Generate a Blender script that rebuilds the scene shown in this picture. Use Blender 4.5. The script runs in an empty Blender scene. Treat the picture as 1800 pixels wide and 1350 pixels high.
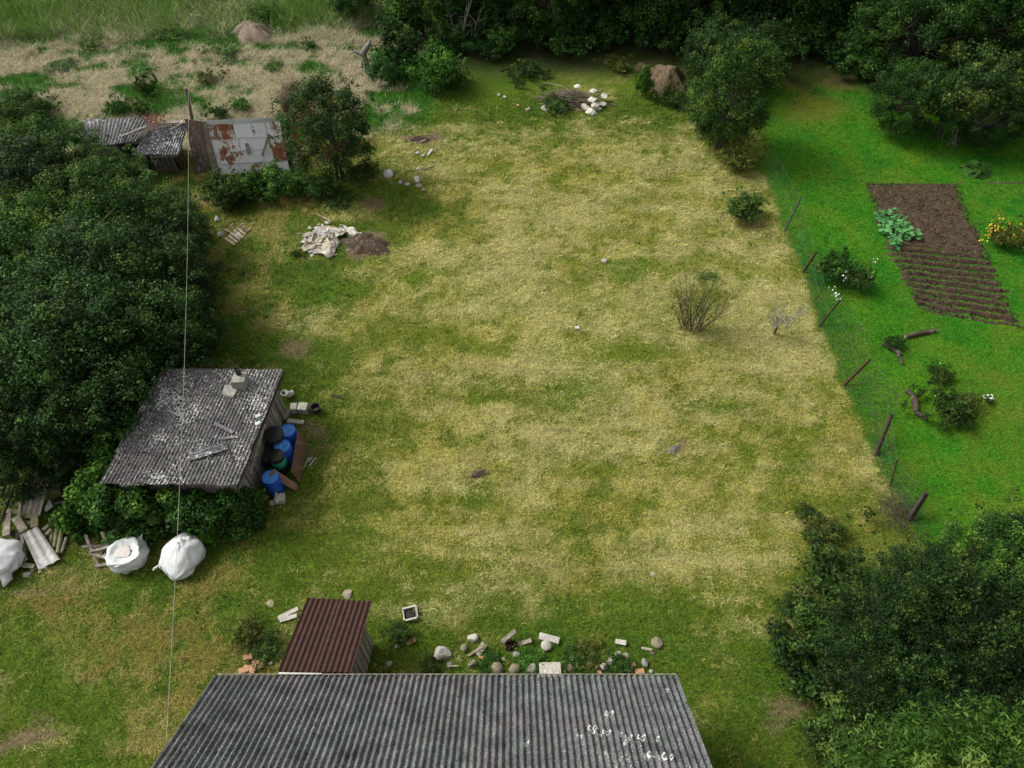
import bpy, bmesh, math, random
import numpy as np
from mathutils import Vector, Matrix, Euler

R = math.radians
rng = np.random.default_rng(11)
random.seed(11)
scn = bpy.context.scene
C = scn.collection

# ------------------------------------------------------------------ camera
PITCH, FPX, HC = R(52.0), 1270.0, 21.5          # photo is 1800 x 1350; focal length in those pixels
cam = bpy.data.cameras.new('camera'); camo = bpy.data.objects.new('camera', cam)
C.objects.link(camo); scn.camera = camo
cam.sensor_width = 36.0; cam.lens = 36.0 * FPX / 1800.0
cam.clip_start = 0.1; cam.clip_end = 3000
camo.location = (0, 0, HC); camo.rotation_euler = (math.pi/2 - PITCH, 0, 0)

# ------------------------------------------------------------------ sky and sun
SUN_EL, SUN_AZ = R(46), R(-70)                  # azimuth measured from +Y towards +X
w = bpy.data.worlds.new('World'); scn.world = w; w.use_nodes = True
nt = w.node_tree; bg = nt.nodes['Background']
sky = nt.nodes.new('ShaderNodeTexSky'); sky.sky_type = 'NISHITA'; sky.sun_disc = False
sky.sun_elevation = SUN_EL; sky.sun_rotation = SUN_AZ
sky.air_density = 1.0; sky.dust_density = 4.0; sky.ozone_density = 1.0
hs = nt.nodes.new('ShaderNodeHueSaturation'); hs.inputs['Saturation'].default_value = 0.10
nt.links.new(sky.outputs[0], hs.inputs['Color']); nt.links.new(hs.outputs[0], bg.inputs[0])
bg.inputs[1].default_value = 0.088
sl = bpy.data.lights.new('sun', 'SUN'); sl.energy = 1.5; sl.angle = R(20); sl.color = (1.0, 0.965, 0.89)
so = bpy.data.objects.new('sun', sl); C.objects.link(so)
sd = Vector((math.sin(SUN_AZ)*math.cos(SUN_EL), math.cos(SUN_AZ)*math.cos(SUN_EL), math.sin(SUN_EL)))
so.rotation_euler = sd.to_track_quat('Z', 'Y').to_euler(); so.location = sd * 60
scn.view_settings.view_transform = 'Standard'; scn.view_settings.look = 'None'
scn.view_settings.exposure = 1.36; scn.view_settings.gamma = 1.0
scn.view_settings.use_curve_mapping = False
scn.cycles.max_bounces = 4; scn.cycles.diffuse_bounces = 2; scn.cycles.transparent_max_bounces = 4
scn.cycles.use_adaptive_sampling = True

# ------------------------------------------------------------------ survey helpers: photo pixel -> place on a level plane
cP, sP = math.cos(PITCH), math.sin(PITCH)
def ray(x, y):
    u = (x-900)/FPX; v = (y-675)/FPX
    return Vector((u, cP - v*sP, -sP - v*cP))
def gp(x, y, z=0.0):
    d = ray(x, y); t = (z-HC)/d.z
    return Vector((d.x*t, d.y*t, z))
def plane_hit(x, y, p0, n):
    d = ray(x, y); o = Vector((0, 0, HC))
    return o + d * ((p0-o).dot(n)/d.dot(n))
def proj_np(X, Y, Z=0.0):
    z = Z-HC; d = Y*cP - z*sP; dn = -Y*sP - z*cP
    d = np.maximum(d, 0.5)
    return 900+FPX*X/d, 675+FPX*dn/d

# ------------------------------------------------------------------ scene bookkeeping
def tag(o, label=None, cat=None, group=None, kind=None):
    if label: o['label'] = label
    if cat: o['category'] = cat
    if group: o['group'] = group
    if kind: o['kind'] = kind
    return o
def empty(name, loc=(0, 0, 0), rz=0.0, label=None, cat=None, group=None):
    o = bpy.data.objects.new(name, None); C.objects.link(o)
    o.location = loc; o.rotation_euler = (0, 0, rz); o.empty_display_size = 0.2
    return tag(o, label, cat, group)
def obj(name, me, mat=None, parent=None, loc=None, rot=None, scale=None):
    o = bpy.data.objects.new(name, me); C.objects.link(o)
    if mat and not me.materials: me.materials.append(mat)
    if parent: o.parent = parent
    if loc is not None: o.location = loc
    if rot is not None: o.rotation_euler = rot
    if scale is not None: o.scale = scale if hasattr(scale, '__len__') else (scale,)*3
    return o
def copy_tree(o, parent=None):
    c = o.copy(); C.objects.link(c); c.parent = parent
    for ch in list(o.children): copy_tree(ch, c)
    return c

class MB:
    """collects shapes for one mesh"""
    def __init__(s): s.v = []; s.f = []
    def add(s, vs, fs):
        b = len(s.v); s.v += [tuple(p) for p in vs]; s.f += [tuple(b+i for i in f) for f in fs]; return s
    def box(s, c, size, M=None, jit=0.0, rnd=random):
        hx, hy, hz = size[0]/2, size[1]/2, size[2]/2
        vs = [Vector((x*hx, y*hy, z*hz)) for x in (-1, 1) for y in (-1, 1) for z in (-1, 1)]
        if jit: vs = [v + Vector((rnd.uniform(-jit, jit), rnd.uniform(-jit, jit), rnd.uniform(-jit, jit))) for v in vs]
        if M is not None: vs = [M @ v for v in vs]
        vs = [v + Vector(c) for v in vs]
        return s.add(vs, [(0,1,3,2),(4,6,7,5),(0,4,5,1),(2,3,7,6),(0,2,6,4),(1,5,7,3)])
    def hexa(s, low, high):
        return s.add(list(low)+list(high), [(3,2,1,0),(4,5,6,7),(0,1,5,4),(1,2,6,5),(2,3,7,6),(3,0,4,7)])
    def plank(s, a, b, w, t, up=Vector((0, 0, 1))):
        a = Vector(a); b = Vector(b); d = (b-a).normalized()
        sd_ = d.cross(Vector(up))
        if sd_.length < 1e-4: sd_ = d.cross(Vector((1, 0, 0)))
        sd_.normalize(); n = sd_.cross(d).normalized()
        q = [(-w/2, -t/2), (w/2, -t/2), (w/2, t/2), (-w/2, t/2)]
        return s.hexa([a+sd_*x+n*y for x, y in q], [b+sd_*x+n*y for x, y in q])
    def tube(s, pts, rad, seg=6, cap=True):
        pts = [Vector(p) for p in pts]; n = len(pts)
        if not hasattr(rad, '__len__'): rad = [rad]*n
        base = len(s.v); prev = None
        for i, p in enumerate(pts):
            d = (pts[min(i+1, n-1)] - pts[max(i-1, 0)])
            d = d.normalized() if d.length > 1e-6 else Vector((0, 0, 1))
            if prev is None:
                a = d.cross(Vector((0.31, 0.17, 0.93)));
                if a.length < 1e-3: a = d.cross(Vector((1, 0, 0)))
            else: a = prev - d*prev.dot(d)
            a.normalize(); prev = a; b = d.cross(a)
            for k in range(seg):
                t = 2*math.pi*k/seg
                s.v.append(tuple(p + (a*math.cos(t)+b*math.sin(t))*rad[i]))
        for i in range(n-1):
            for k in range(seg):
                k2 = (k+1) % seg
                s.f.append((base+i*seg+k, base+i*seg+k2, base+(i+1)*seg+k2, base+(i+1)*seg+k))
        if cap:
            s.f.append(tuple(base+k for k in range(seg))[::-1])
            s.f.append(tuple(base+(n-1)*seg+k for k in range(seg)))
        return s
    def lathe(s, prof, seg=24, M=None, close=True):
        base = len(s.v)
        for r, z in prof:
            for k in range(seg):
                t = 2*math.pi*k/seg; p = Vector((r*math.cos(t), r*math.sin(t), z))
                s.v.append(tuple(M @ p if M is not None else p))
        for i in range(len(prof)-1):
            for k in range(seg):
                k2 = (k+1) % seg
                s.f.append((base+i*seg+k, base+i*seg+k2, base+(i+1)*seg+k2, base+(i+1)*seg+k))
        if close:
            s.f.append(tuple(base+k for k in range(seg))[::-1])
            s.f.append(tuple(base+(len(prof)-1)*seg+k for k in range(seg)))
        return s
    def mesh(s, name='mesh', smooth=False):
        me = bpy.data.meshes.new(name); me.from_pydata(s.v, [], s.f); me.update()
        if smooth: me.shade_smooth(); me.set_sharp_from_angle(angle=R(60))
        return me
    def build(s, name, mat, parent=None, smooth=False, **k):
        return obj(name, s.mesh(name, smooth), mat, parent, **k)

def np_mesh(name, V, F, attrs=None, smooth=False):
    """V (n,3); F (m,k) array of k-gons; attrs {name: (m,) or (m,4) per-face}"""
    me = bpy.data.meshes.new(name); m, k = F.shape
    me.vertices.add(len(V)); me.vertices.foreach_set('co', np.ascontiguousarray(V, dtype=np.float32).ravel())
    me.loops.add(m*k); me.loops.foreach_set('vertex_index', np.ascontiguousarray(F, dtype=np.int32).ravel())
    me.polygons.add(m); me.polygons.foreach_set('loop_start', np.arange(0, m*k, k, dtype=np.int32))
    for an, av in (attrs or {}).items():
        if av.ndim == 1:
            at = me.attributes.new(an, 'FLOAT', 'FACE'); at.data.foreach_set('value', av.astype(np.float32))
        else:
            at = me.attributes.new(an, 'FLOAT_COLOR', 'FACE'); at.data.foreach_set('color', av.astype(np.float32).ravel())
    me.update(calc_edges=True)
    if smooth: me.shade_smooth()
    return me

# value noise for laying out the ground
_lat = [np.random.default_rng(100+i).random((64, 64)) for i in range(8)]
def vnoise(x, y, k=0):
    L = _lat[k % 8]; xi = np.floor(x).astype(int); yi = np.floor(y).astype(int)
    fx = x-xi; fy = y-yi; fx = fx*fx*(3-2*fx); fy = fy*fy*(3-2*fy)
    a = L[yi % 64, xi % 64]; b = L[yi % 64, (xi+1) % 64]; c = L[(yi+1) % 64, xi % 64]; d = L[(yi+1) % 64, (xi+1) % 64]
    return (a*(1-fx)+b*fx)*(1-fy)+(c*(1-fx)+d*fx)*fy
def fbm(x, y, sc, k=0, octv=4, gain=0.5):
    t = 0; a = 1; n = 0
    for i in range(octv):
        t = t + a*vnoise(x*sc*(2**i)+7.3*i, y*sc*(2**i)+3.1*i, k+i); n += a; a *= gain
    return t/n
def sstep(a, b, x):
    t = np.clip((x-a)/(b-a), 0, 1); return t*t*(3-2*t)

# ------------------------------------------------------------------ materials
MATS = {}
def ramp(nt, stops):
    r = nt.nodes.new('ShaderNodeValToRGB'); e = r.color_ramp.elements
    while len(e) < len(stops): e.new(0.5)
    for i, (p, c) in enumerate(stops): e[i].position = p; e[i].color = (*c, 1) if len(c) == 3 else c
    return r
def noise_node(nt, vec, scale, detail=4, rough=0.6, dist=0.0):
    n = nt.nodes.new('ShaderNodeTexNoise'); n.inputs['Scale'].default_value = scale
    n.inputs['Detail'].default_value = detail; n.inputs['Roughness'].default_value = rough; n.inputs['Distortion'].default_value = dist
    nt.links.new(vec, n.inputs['Vector']); return n.outputs['Fac']
def mixc(nt, fac, a, b, mode='MIX'):
    m = nt.nodes.new('ShaderNodeMix'); m.data_type = 'RGBA'; m.blend_type = mode
    for s, v in ((m.inputs[0], fac), (m.inputs[6], a), (m.inputs[7], b)):
        if isinstance(v, (int, float)): s.default_value = v
        elif isinstance(v, tuple): s.default_value = (*v, 1)
        else: nt.links.new(v, s)
    return m.outputs[2]
def new_mat(name):
    m = bpy.data.materials.new(name); m.use_nodes = True; MATS[name] = m
    nt = m.node_tree; b = nt.nodes['Principled BSDF']; b.inputs['Specular IOR Level'].default_value = 0.25
    return m, nt, b
def coords(nt, kind='Object', scale=(1, 1, 1)):
    t = nt.nodes.new('ShaderNodeTexCoord'); mp = nt.nodes.new('ShaderNodeMapping')
    mp.inputs['Scale'].default_value = scale
    nt.links.new(t.outputs[kind], mp.inputs[0]); return mp.outputs[0]
def bump(nt, b, h, strength=0.4, dist=0.02):
    bp = nt.nodes.new('ShaderNodeBump'); bp.inputs['Strength'].default_value = strength; bp.inputs['Distance'].default_value = dist
    nt.links.new(h, bp.inputs['Height']); nt.links.new(bp.outputs[0], b.inputs['Normal'])
def wcoords(nt, scale=(1, 1, 1)):
    t = nt.nodes.new('ShaderNodeNewGeometry'); mp = nt.nodes.new('ShaderNodeMapping'); mp.inputs['Scale'].default_value = scale
    nt.links.new(t.outputs['Position'], mp.inputs[0]); return mp.outputs[0]
def M(name, c1, c2=None, c3=None, scale=4.0, rough=0.85, bmp=0.3, bsc=None, stretch=(1, 1, 1), metal=0.0, dist=0.01, spec=0.25, lo=.35, hi=.65):
    """mottled surface: up to three colours through noise, fine relief"""
    m, nt, b = new_mat(name); v = coords(nt, 'Object', stretch)
    c2 = c2 or tuple(x*0.6 for x in c1)
    f = noise_node(nt, v, scale, 6, 0.65)
    st = [(lo, c1), (hi, c2)] if c3 is None else [(lo, c1), ((lo+hi)/2, c2), (hi, c3)]
    r = ramp(nt, st); nt.links.new(f, r.inputs[0]); nt.links.new(r.outputs[0], b.inputs['Base Color'])
    b.inputs['Roughness'].default_value = rough; b.inputs['Metallic'].default_value = metal; b.inputs['Specular IOR Level'].default_value = spec
    if bmp: bump(nt, b, noise_node(nt, v, bsc or scale*8, 5), bmp, dist)
    return m
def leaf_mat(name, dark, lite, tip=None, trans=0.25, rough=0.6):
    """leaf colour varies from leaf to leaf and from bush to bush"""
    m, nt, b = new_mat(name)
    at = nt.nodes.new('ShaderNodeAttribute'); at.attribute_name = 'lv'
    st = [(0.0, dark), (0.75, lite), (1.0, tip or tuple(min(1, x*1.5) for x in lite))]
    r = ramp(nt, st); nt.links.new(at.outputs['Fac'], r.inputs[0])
    oi = nt.nodes.new('ShaderNodeObjectInfo')
    hv = nt.nodes.new('ShaderNodeHueSaturation')
    mr = nt.nodes.new('ShaderNodeMapRange'); mr.inputs[3].default_value = 0.75; mr.inputs[4].default_value = 1.25
    nt.links.new(oi.outputs['Random'], mr.inputs[0]); nt.links.new(mr.outputs[0], hv.inputs['Value'])
    nt.links.new(r.outputs[0], hv.inputs['Color'])
    nt.links.new(hv.outputs[0], b.inputs['Base Color']); b.inputs['Roughness'].default_value = rough
    b.inputs['Specular IOR Level'].default_value = 0.15
    tr = nt.nodes.new('ShaderNodeBsdfTranslucent'); nt.links.new(hv.outputs[0], tr.inputs[0])
    mx = nt.nodes.new('ShaderNodeMixShader'); mx.inputs[0].default_value = trans
    out = nt.nodes['Material Output']
    nt.links.new(b.outputs[0], mx.inputs[1]); nt.links.new(tr.outputs[0], mx.inputs[2]); nt.links.new(mx.outputs[0], out.inputs[0])
    return m
def attr_mat(name, attr='gcol', rough=0.8, trans=0.2):
    m, nt, b = new_mat(name)
    at = nt.nodes.new('ShaderNodeAttribute'); at.attribute_name = attr
    nt.links.new(at.outputs['Color'], b.inputs['Base Color']); b.inputs['Roughness'].default_value = rough
    if trans:
        tr = nt.nodes.new('ShaderNodeBsdfTranslucent'); nt.links.new(at.outputs['Color'], tr.inputs[0])
        mx = nt.nodes.new('ShaderNodeMixShader'); mx.inputs[0].default_value = trans
        nt.links.new(b.outputs[0], mx.inputs[1]); nt.links.new(tr.outputs[0], mx.inputs[2])
        nt.links.new(mx.outputs[0], nt.nodes['Material Output'].inputs[0])
    return m
# ================================================================== GROUND
FENCE = [gp(1352, 255), gp(1335, 285), gp(1360, 345), gp(1380, 405), gp(1412, 478), gp(1440, 573), gp(1480, 680), gp(1537, 803), gp(1597, 912), gp(1640, 1010)]
_fx = np.array([p.x for p in FENCE])[::-1]; _fy = np.array([p.y for p in FENCE])[::-1]
def fence_x(y): return np.interp(y, _fy, _fx)
BED = [gp(1513, 320), gp(1682, 321), gp(1797, 582), gp(1612, 548)]

# patches seen on the mown plot: photo x, y, half width, half height, amount
STRAW = [(1020,330,300,100,.55),(1010,280,260,60,.3),(1080,440,300,22,.45),(900,495,110,18,.4),(910,560,90,50,.35),(905,630,60,45,.6),
 (1270,755,150,22,.5),(690,850,30,60,.4),(870,800,160,40,.5),(1230,850,80,60,.55),(1080,760,150,60,.3),(1040,890,220,50,.4),(1000,470,120,20,.4),
 (1490,800,60,130,.5),(1430,600,40,140,.35),(1390,450,30,120,.35),(1300,300,60,100,.3),(830,760,30,30,.5),(720,760,60,90,.3),(600,580,60,30,.35),
 (1150,640,200,14,.35),(1250,660,130,14,.3),(870,930,200,16,.35),(1100,945,240,16,.35),(760,400,50,90,.3),(1180,860,160,24,.35),(640,610,50,40,.2),(430,600,60,30,.2),
 (1530,890,60,40,.4),(1450,940,60,40,.3),(1380,1180,60,50,.2),(1320,1100,40,60,.2),(740,900,60,60,.2),(1360,700,30,60,.3)]
GREEN = [(1010,690,62,30,.55),(850,692,66,32,.45),(740,500,28,18,.6),(560,515,80,28,.75),(845,868,46,22,.55),(860,612,36,11,.5),(1110,470,70,20,.6),
 (1250,712,60,20,.6),(680,640,18,18,.6),(690,710,20,16,.5),(855,758,50,16,.6),(1010,765,40,12,.4),(560,420,120,30,.5),(450,560,60,40,.25),(1100,620,80,40,.35),
 (1030,640,60,30,.4),(735,372,40,22,.7),(700,340,40,40,.6),(820,300,60,14,.4),(700,190,110,60,.45),(930,170,90,40,.5),(400,450,50,60,.5),(300,1000,300,40,.5),(120,1180,160,90,.55),
 (350,1110,160,80,.3),(260,1270,120,80,.5),(620,1040,60,50,.4),(700,1120,60,60,.6),(1110,1060,60,35,.5),(960,1140,140,30,.4),(1290,1230,60,90,.35),(520,980,120,60,.3),(1430,830,26,22,.45),
 (640,960,60,40,.35),(560,240,30,40,.3),(1350,190,60,30,.3),(1270,1000,50,60,.3),(790,1000,120,40,.3),(1215,560,60,30,.3)]
BROWN = [(270,1150,70,50,.55),(160,1055,50,20,.4),(230,960,50,18,.4),(330,1195,70,50,.5),(60,1070,60,30,.5),(180,1180,40,25,.3),(420,1040,60,30,.25),(1225,1180,30,70,.35),(1270,1160,40,50,.25),
 (980,1000,110,30,.3),(840,1120,80,16,.5),(1060,1140,50,20,.5),(1130,110,80,20,.4),(690,230,60,20,.35),(640,530,60,20,.25),(1250,1240,40,50,.3),(1410,190,40,25,.9),(700,150,60,20,.4)]
SOIL = [(512,612,46,22,.85),(30,1300,90,34,.9),(100,1255,30,22,.8),(742,243,34,9,1),(648,356,34,18,.9),(560,790,36,60,.8),(530,860,40,46,.55),(1184,790,16,12,.8),(838,838,22,12,.85),(648,428,44,18,1),(850,830,14,8,1),
 (60,1035,60,18,.7),(1380,1240,40,60,.75),(440,1170,30,20,.4),(900,1150,60,18,.55),(770,1170,70,12,.4),(1170,1180,60,8,.3),(590,700,22,6,.6),(1150,150,60,25,.5),(1350,130,50,14,.5),(660,320,24,26,.5)]
WINDROWS = [([(740,440),(900,432),(1100,440),(1340,447)],11,.8),([(850,500),(1000,493),(1200,500),(1330,505)],9,.6),([(720,380),(1000,370),(1300,385)],12,.55),([(760,320),(1000,315),(1250,330)],12,.6),([(800,262),(1050,258),(1230,270)],10,.6),
 ([(620,640),(760,650),(900,640)],12,.5),([(1080,650),(1250,640),(1400,650)],10,.6),([(780,745),(1000,750),(1180,742),(1330,768),(1360,830),(1290,905),(1100,930),(880,938),(720,900),(690,840),(760,790),(900,780),(1150,792),(1250,830)],15,.85),
 ([(650,940),(850,985),(1100,1000),(1350,960)],12,.55),([(1400,480),(1450,600),(1500,720),(1560,860)],16,.7),([(1340,480),(1390,620),(1420,760)],12,.4),([(500,560),(640,540),(760,520)],12,.4),([(820,560),(900,600),(930,660)],20,.7),([(1000,870),(1150,860),(1240,850)],14,.6),([(860,560),(880,520),(1000,520)],10,.5)]
def windrows(px, py):
    t = np.zeros_like(px)
    for pts, w, k in WINDROWS:
        for (x0, y0), (x1, y1) in zip(pts[:-1], pts[1:]):
            dx, dy = x1-x0, y1-y0; q = np.clip(((px-x0)*dx+(py-y0)*dy)/(dx*dx+dy*dy), 0, 1)
            d = np.hypot(px-x0-q*dx, (py-y0-q*dy)*1.1)/w; t = np.maximum(t, k*np.exp(-d*d))
    return t
def blobs(L, px, py):
    t = np.zeros_like(px)
    for (x, y, a, b, k) in L:
        d = ((px-x)/a)**2 + ((py-y)/b)**2
        t = np.maximum(t, k*np.clip(1.25-d*0.85, 0, 1)**0.8)
    return t

def field(X, Y):
    """straw share, soil share, blade colours and heights of what grows at X, Y"""
    wx = X + 0.9*(fbm(X, Y, .55, 2)-.5)*2; wy = Y + 0.9*(fbm(X, Y, .55, 5)-.5)*2
    px, py = proj_np(wx, wy)
    n1 = fbm(X, Y, .35, 0, 5); n2 = fbm(X, Y, 1.3, 3, 4); n3 = fbm(X*.35, Y*1.7, .8, 1, 4); n4 = fbm(X, Y, .22, 4, 4)
    n5 = fbm(X, Y, 3.1, 6, 3)
    n6 = fbm(X, Y, 6.5, 2, 2)
    rag = .45*n2 + .35*n5 + .20*n6                      # ragged edges for every patch
    s = 0.24 + 0.9*(n1-.5) + 1.15*(n3-.5) + .8*(n2-.5) + .7*(n5-.5) + .5*(n6-.5)
    # the plot is driest in its middle and greener along its edges
    edge = sstep(420, 760, px + 0.10*(py-500))*sstep(150, 330, py)*sstep(1150, 960, py)*sstep(1590, 1440, px-.42*(py-700))
    s = s + 0.36*edge - 0.12
    mS, mG = blobs(STRAW, px, py)*.8, blobs(GREEN, px, py)*.8; mW = windrows(px, py)
    s = s - .08 + .62*mW*sstep(.38, .58, rag)
    s = s + 0.85*mS*sstep(.25, .75, rag*.75+.5*mS) - 1.1*mG*sstep(.38, .62, rag*.8+.35*mG)
    br = np.clip(blobs(BROWN, px, py)*sstep(.3, .6, rag) + .85*sstep(.50, .68, n4)*(1-edge)*sstep(.35, .6, rag), 0, 1)
    so = blobs(SOIL, px, py); so = so*sstep(.42, .62, so*.45 + .45*rag)
    s = np.clip(s, .03, .95)
    # garden next door
    gx = sstep(-.14, .14, X - fence_x(Y) + .5*(n5-.5) + .5*(n2-.5))
    gy = sstep(38.2, 36.6, Y+.8*(n2-.5))
    garden = gx*gy*(Y > 4.5)
    gstraw = np.clip(.10 + .5*(n2-.55) + .9*np.exp(-((px-1420)/50)**2-((py-190)/26)**2) + .35*sstep(.5,.7,n1)*sstep(1650,1750,px), 0, .8)
    # shaded floor under the wood
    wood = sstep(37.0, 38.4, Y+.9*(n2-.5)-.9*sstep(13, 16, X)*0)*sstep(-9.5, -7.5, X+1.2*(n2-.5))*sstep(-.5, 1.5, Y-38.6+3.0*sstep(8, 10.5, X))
    # rough field beyond the old sheds
    fl = sstep(30.8, 32.2, Y - 0.35*(X+12)*(X > -12)*1.0 + .8*(n2-.5)) * sstep(-3.6, -5.0, X + (Y-36)*-.12 + 1.2*(n2-.5))
    fs = np.clip(.54 + 2.6*(n1-.5) + 2.0*(n3-.5) + 1.6*(n2-.5), 0, 1); fs = sstep(.22, .78, fs)
    tallf = sstep(42.2, 45.2, Y + 4.5*(n1-.5) + 2*(n2-.5) - .10*(X+20))
    fs = fs*(1-tallf) + np.clip(.12+.8*(n4-.5), 0, .5)*tallf
    s = s*(1-garden) + gstraw*garden; br = br*(1-garden)*(1-fl); so = so*(1-garden)*(1-fl)
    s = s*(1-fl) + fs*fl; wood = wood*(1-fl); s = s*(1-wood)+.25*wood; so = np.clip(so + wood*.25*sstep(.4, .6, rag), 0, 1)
    g = np.stack([.088+.09*(n1-.4)+.05*edge, .148+.08*(n1-.4)+.035*edge, .010+.010*edge], -1)
    lush = np.clip(mG*1.3*sstep(.36, .6, rag*.8+.3*mG), 0, 1)[..., None]
    g = g*(1-lush) + np.array([.085, .170, .012])*lush
    mg = (1-edge)[..., None]*(1-lush); g = g*(1-mg*.7) + (np.array([.070, .142, .010])+(n1-.45)[..., None]*np.array([.09, .07, 0]))*mg*.7
    g = g*(1-garden[..., None]) + (np.array([.054, .212, .008]) + (n1-.5)[..., None]*np.array([.08, .08, .0]) + (n2-.5)[..., None]*np.array([.05, .05, .0]) - (1-sstep(0, 2.2, X-fence_x(Y)))[..., None]*np.array([.018, .066, .0])*sstep(26, 22, Y)[..., None])*garden[..., None]
    g = g*(1-fl[..., None]) + (np.array([.050, .150, .014]) + (n2-.5)[..., None]*np.array([.06, .09, .02]) + tallf[..., None]*np.array([.04, .02, .01]))*fl[..., None]
    pale = np.clip(sstep(.40, .62, .5*n1+.3*n3+.2*n5)+.25*mW, 0, 1)[..., None]
    st = np.array([.290, .270, .058])*(1-pale) + np.array([.365, .345, .128])*pale; st = st*(.80+.4*n2+.05*mW)[..., None]
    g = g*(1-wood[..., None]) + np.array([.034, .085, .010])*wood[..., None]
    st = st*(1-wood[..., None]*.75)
    st = st*(1-br[..., None]*.8) + np.array([.215, .150, .040])*br[..., None]*.8
    st = st*(1-garden[..., None]) + np.array([.15, .17, .02])*garden[..., None]
    st = st*(1-fl[..., None]) + np.array([.36, .322, .20])*fl[..., None]
    s = np.clip(s + br*.55, 0, 1)
    hgt = .055 + .03*n2 + .05*(1-edge)*n1; hgt = hgt*(1-garden) + .05*garden; hgt = hgt*(1-fl) + (.12+.16*n2+.42*tallf*(.5+n2))*fl
    return s, so, g, st, hgt, garden, fl

def axis(lo, hi, step, far):
    a = list(np.arange(lo, hi+1e-6, step)); s = step; x = a[-1]
    while x < far: s *= 1.35; x += s; a.append(x)
    s = step; x = a[0]; pre = []
    while x > -far: s *= 1.35; x -= s; pre.append(x)
    return np.array(pre[::-1]+a)
def ground_z(X, Y):
    inn = sstep(60, 45, np.abs(X))*sstep(75, 60, Y)*sstep(-15, 2, Y)
    return (.10*(fbm(X, Y, .13, 2, 3)-.5) + .05*(fbm(X, Y, .9, 4, 3)-.5))*inn
gxs = axis(-37, 37, .2, 900); gys = axis(1.0, 58, .2, 900)
GX, GY = np.meshgrid(gxs, gys); nx, ny = len(gxs), len(gys)
s_, so_, g_, st_, h_, gar_, fl_ = field(GX.ravel(), GY.ravel())
soilc = np.array([.085, .062, .040])
und = np.array([.055, .055, .022])
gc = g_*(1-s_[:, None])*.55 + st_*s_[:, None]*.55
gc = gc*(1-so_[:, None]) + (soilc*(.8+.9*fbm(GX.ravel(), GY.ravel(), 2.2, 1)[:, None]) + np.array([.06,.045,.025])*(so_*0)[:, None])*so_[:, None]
GZ = ground_z(GX.ravel(), GY.ravel())
V = np.stack([GX.ravel(), GY.ravel(), GZ], -1)
ii = np.arange(nx*ny).reshape(ny, nx)
F = np.stack([ii[:-1, :-1], ii[:-1, 1:], ii[1:, 1:], ii[1:, :-1]], -1).reshape(-1, 4)
me = np_mesh('ground', V, F, smooth=True)
at = me.attributes.new('gcol', 'FLOAT_COLOR', 'POINT')
at.data.foreach_set('color', np.concatenate([gc, np.ones((len(gc), 1))], 1).astype(np.float32).ravel())
m, nt, b = new_mat('ground')
a_ = nt.nodes.new('ShaderNodeAttribute'); a_.attribute_name = 'gcol'
v_ = coords(nt, 'Object')
f1 = noise_node(nt, v_, 9, 5, .7); f2 = noise_node(nt, v_, 34, 4, .7)
r1 = ramp(nt, [(.28, (.35, .36, .34)), (.72, (1.55, 1.55, 1.5))]); nt.links.new(f1, r1.inputs[0])
r2 = ramp(nt, [(.33, (.18, .20, .17)), (.67, (1.8, 1.76, 1.7))]); nt.links.new(f2, r2.inputs[0])
c_ = mixc(nt, 1.0, a_.outputs['Color'], r1.outputs[0], 'MULTIPLY'); c_ = mixc(nt, 1.0, c_, r2.outputs[0], 'MULTIPLY')
nt.links.new(c_, b.inputs['Base Color']); b.inputs['Roughness'].default_value = .95; b.inputs['Specular IOR Level'].default_value = .1
bump(nt, b, f2, .7, .03)
go = obj('ground', me, m); tag(go, kind='structure')

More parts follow.
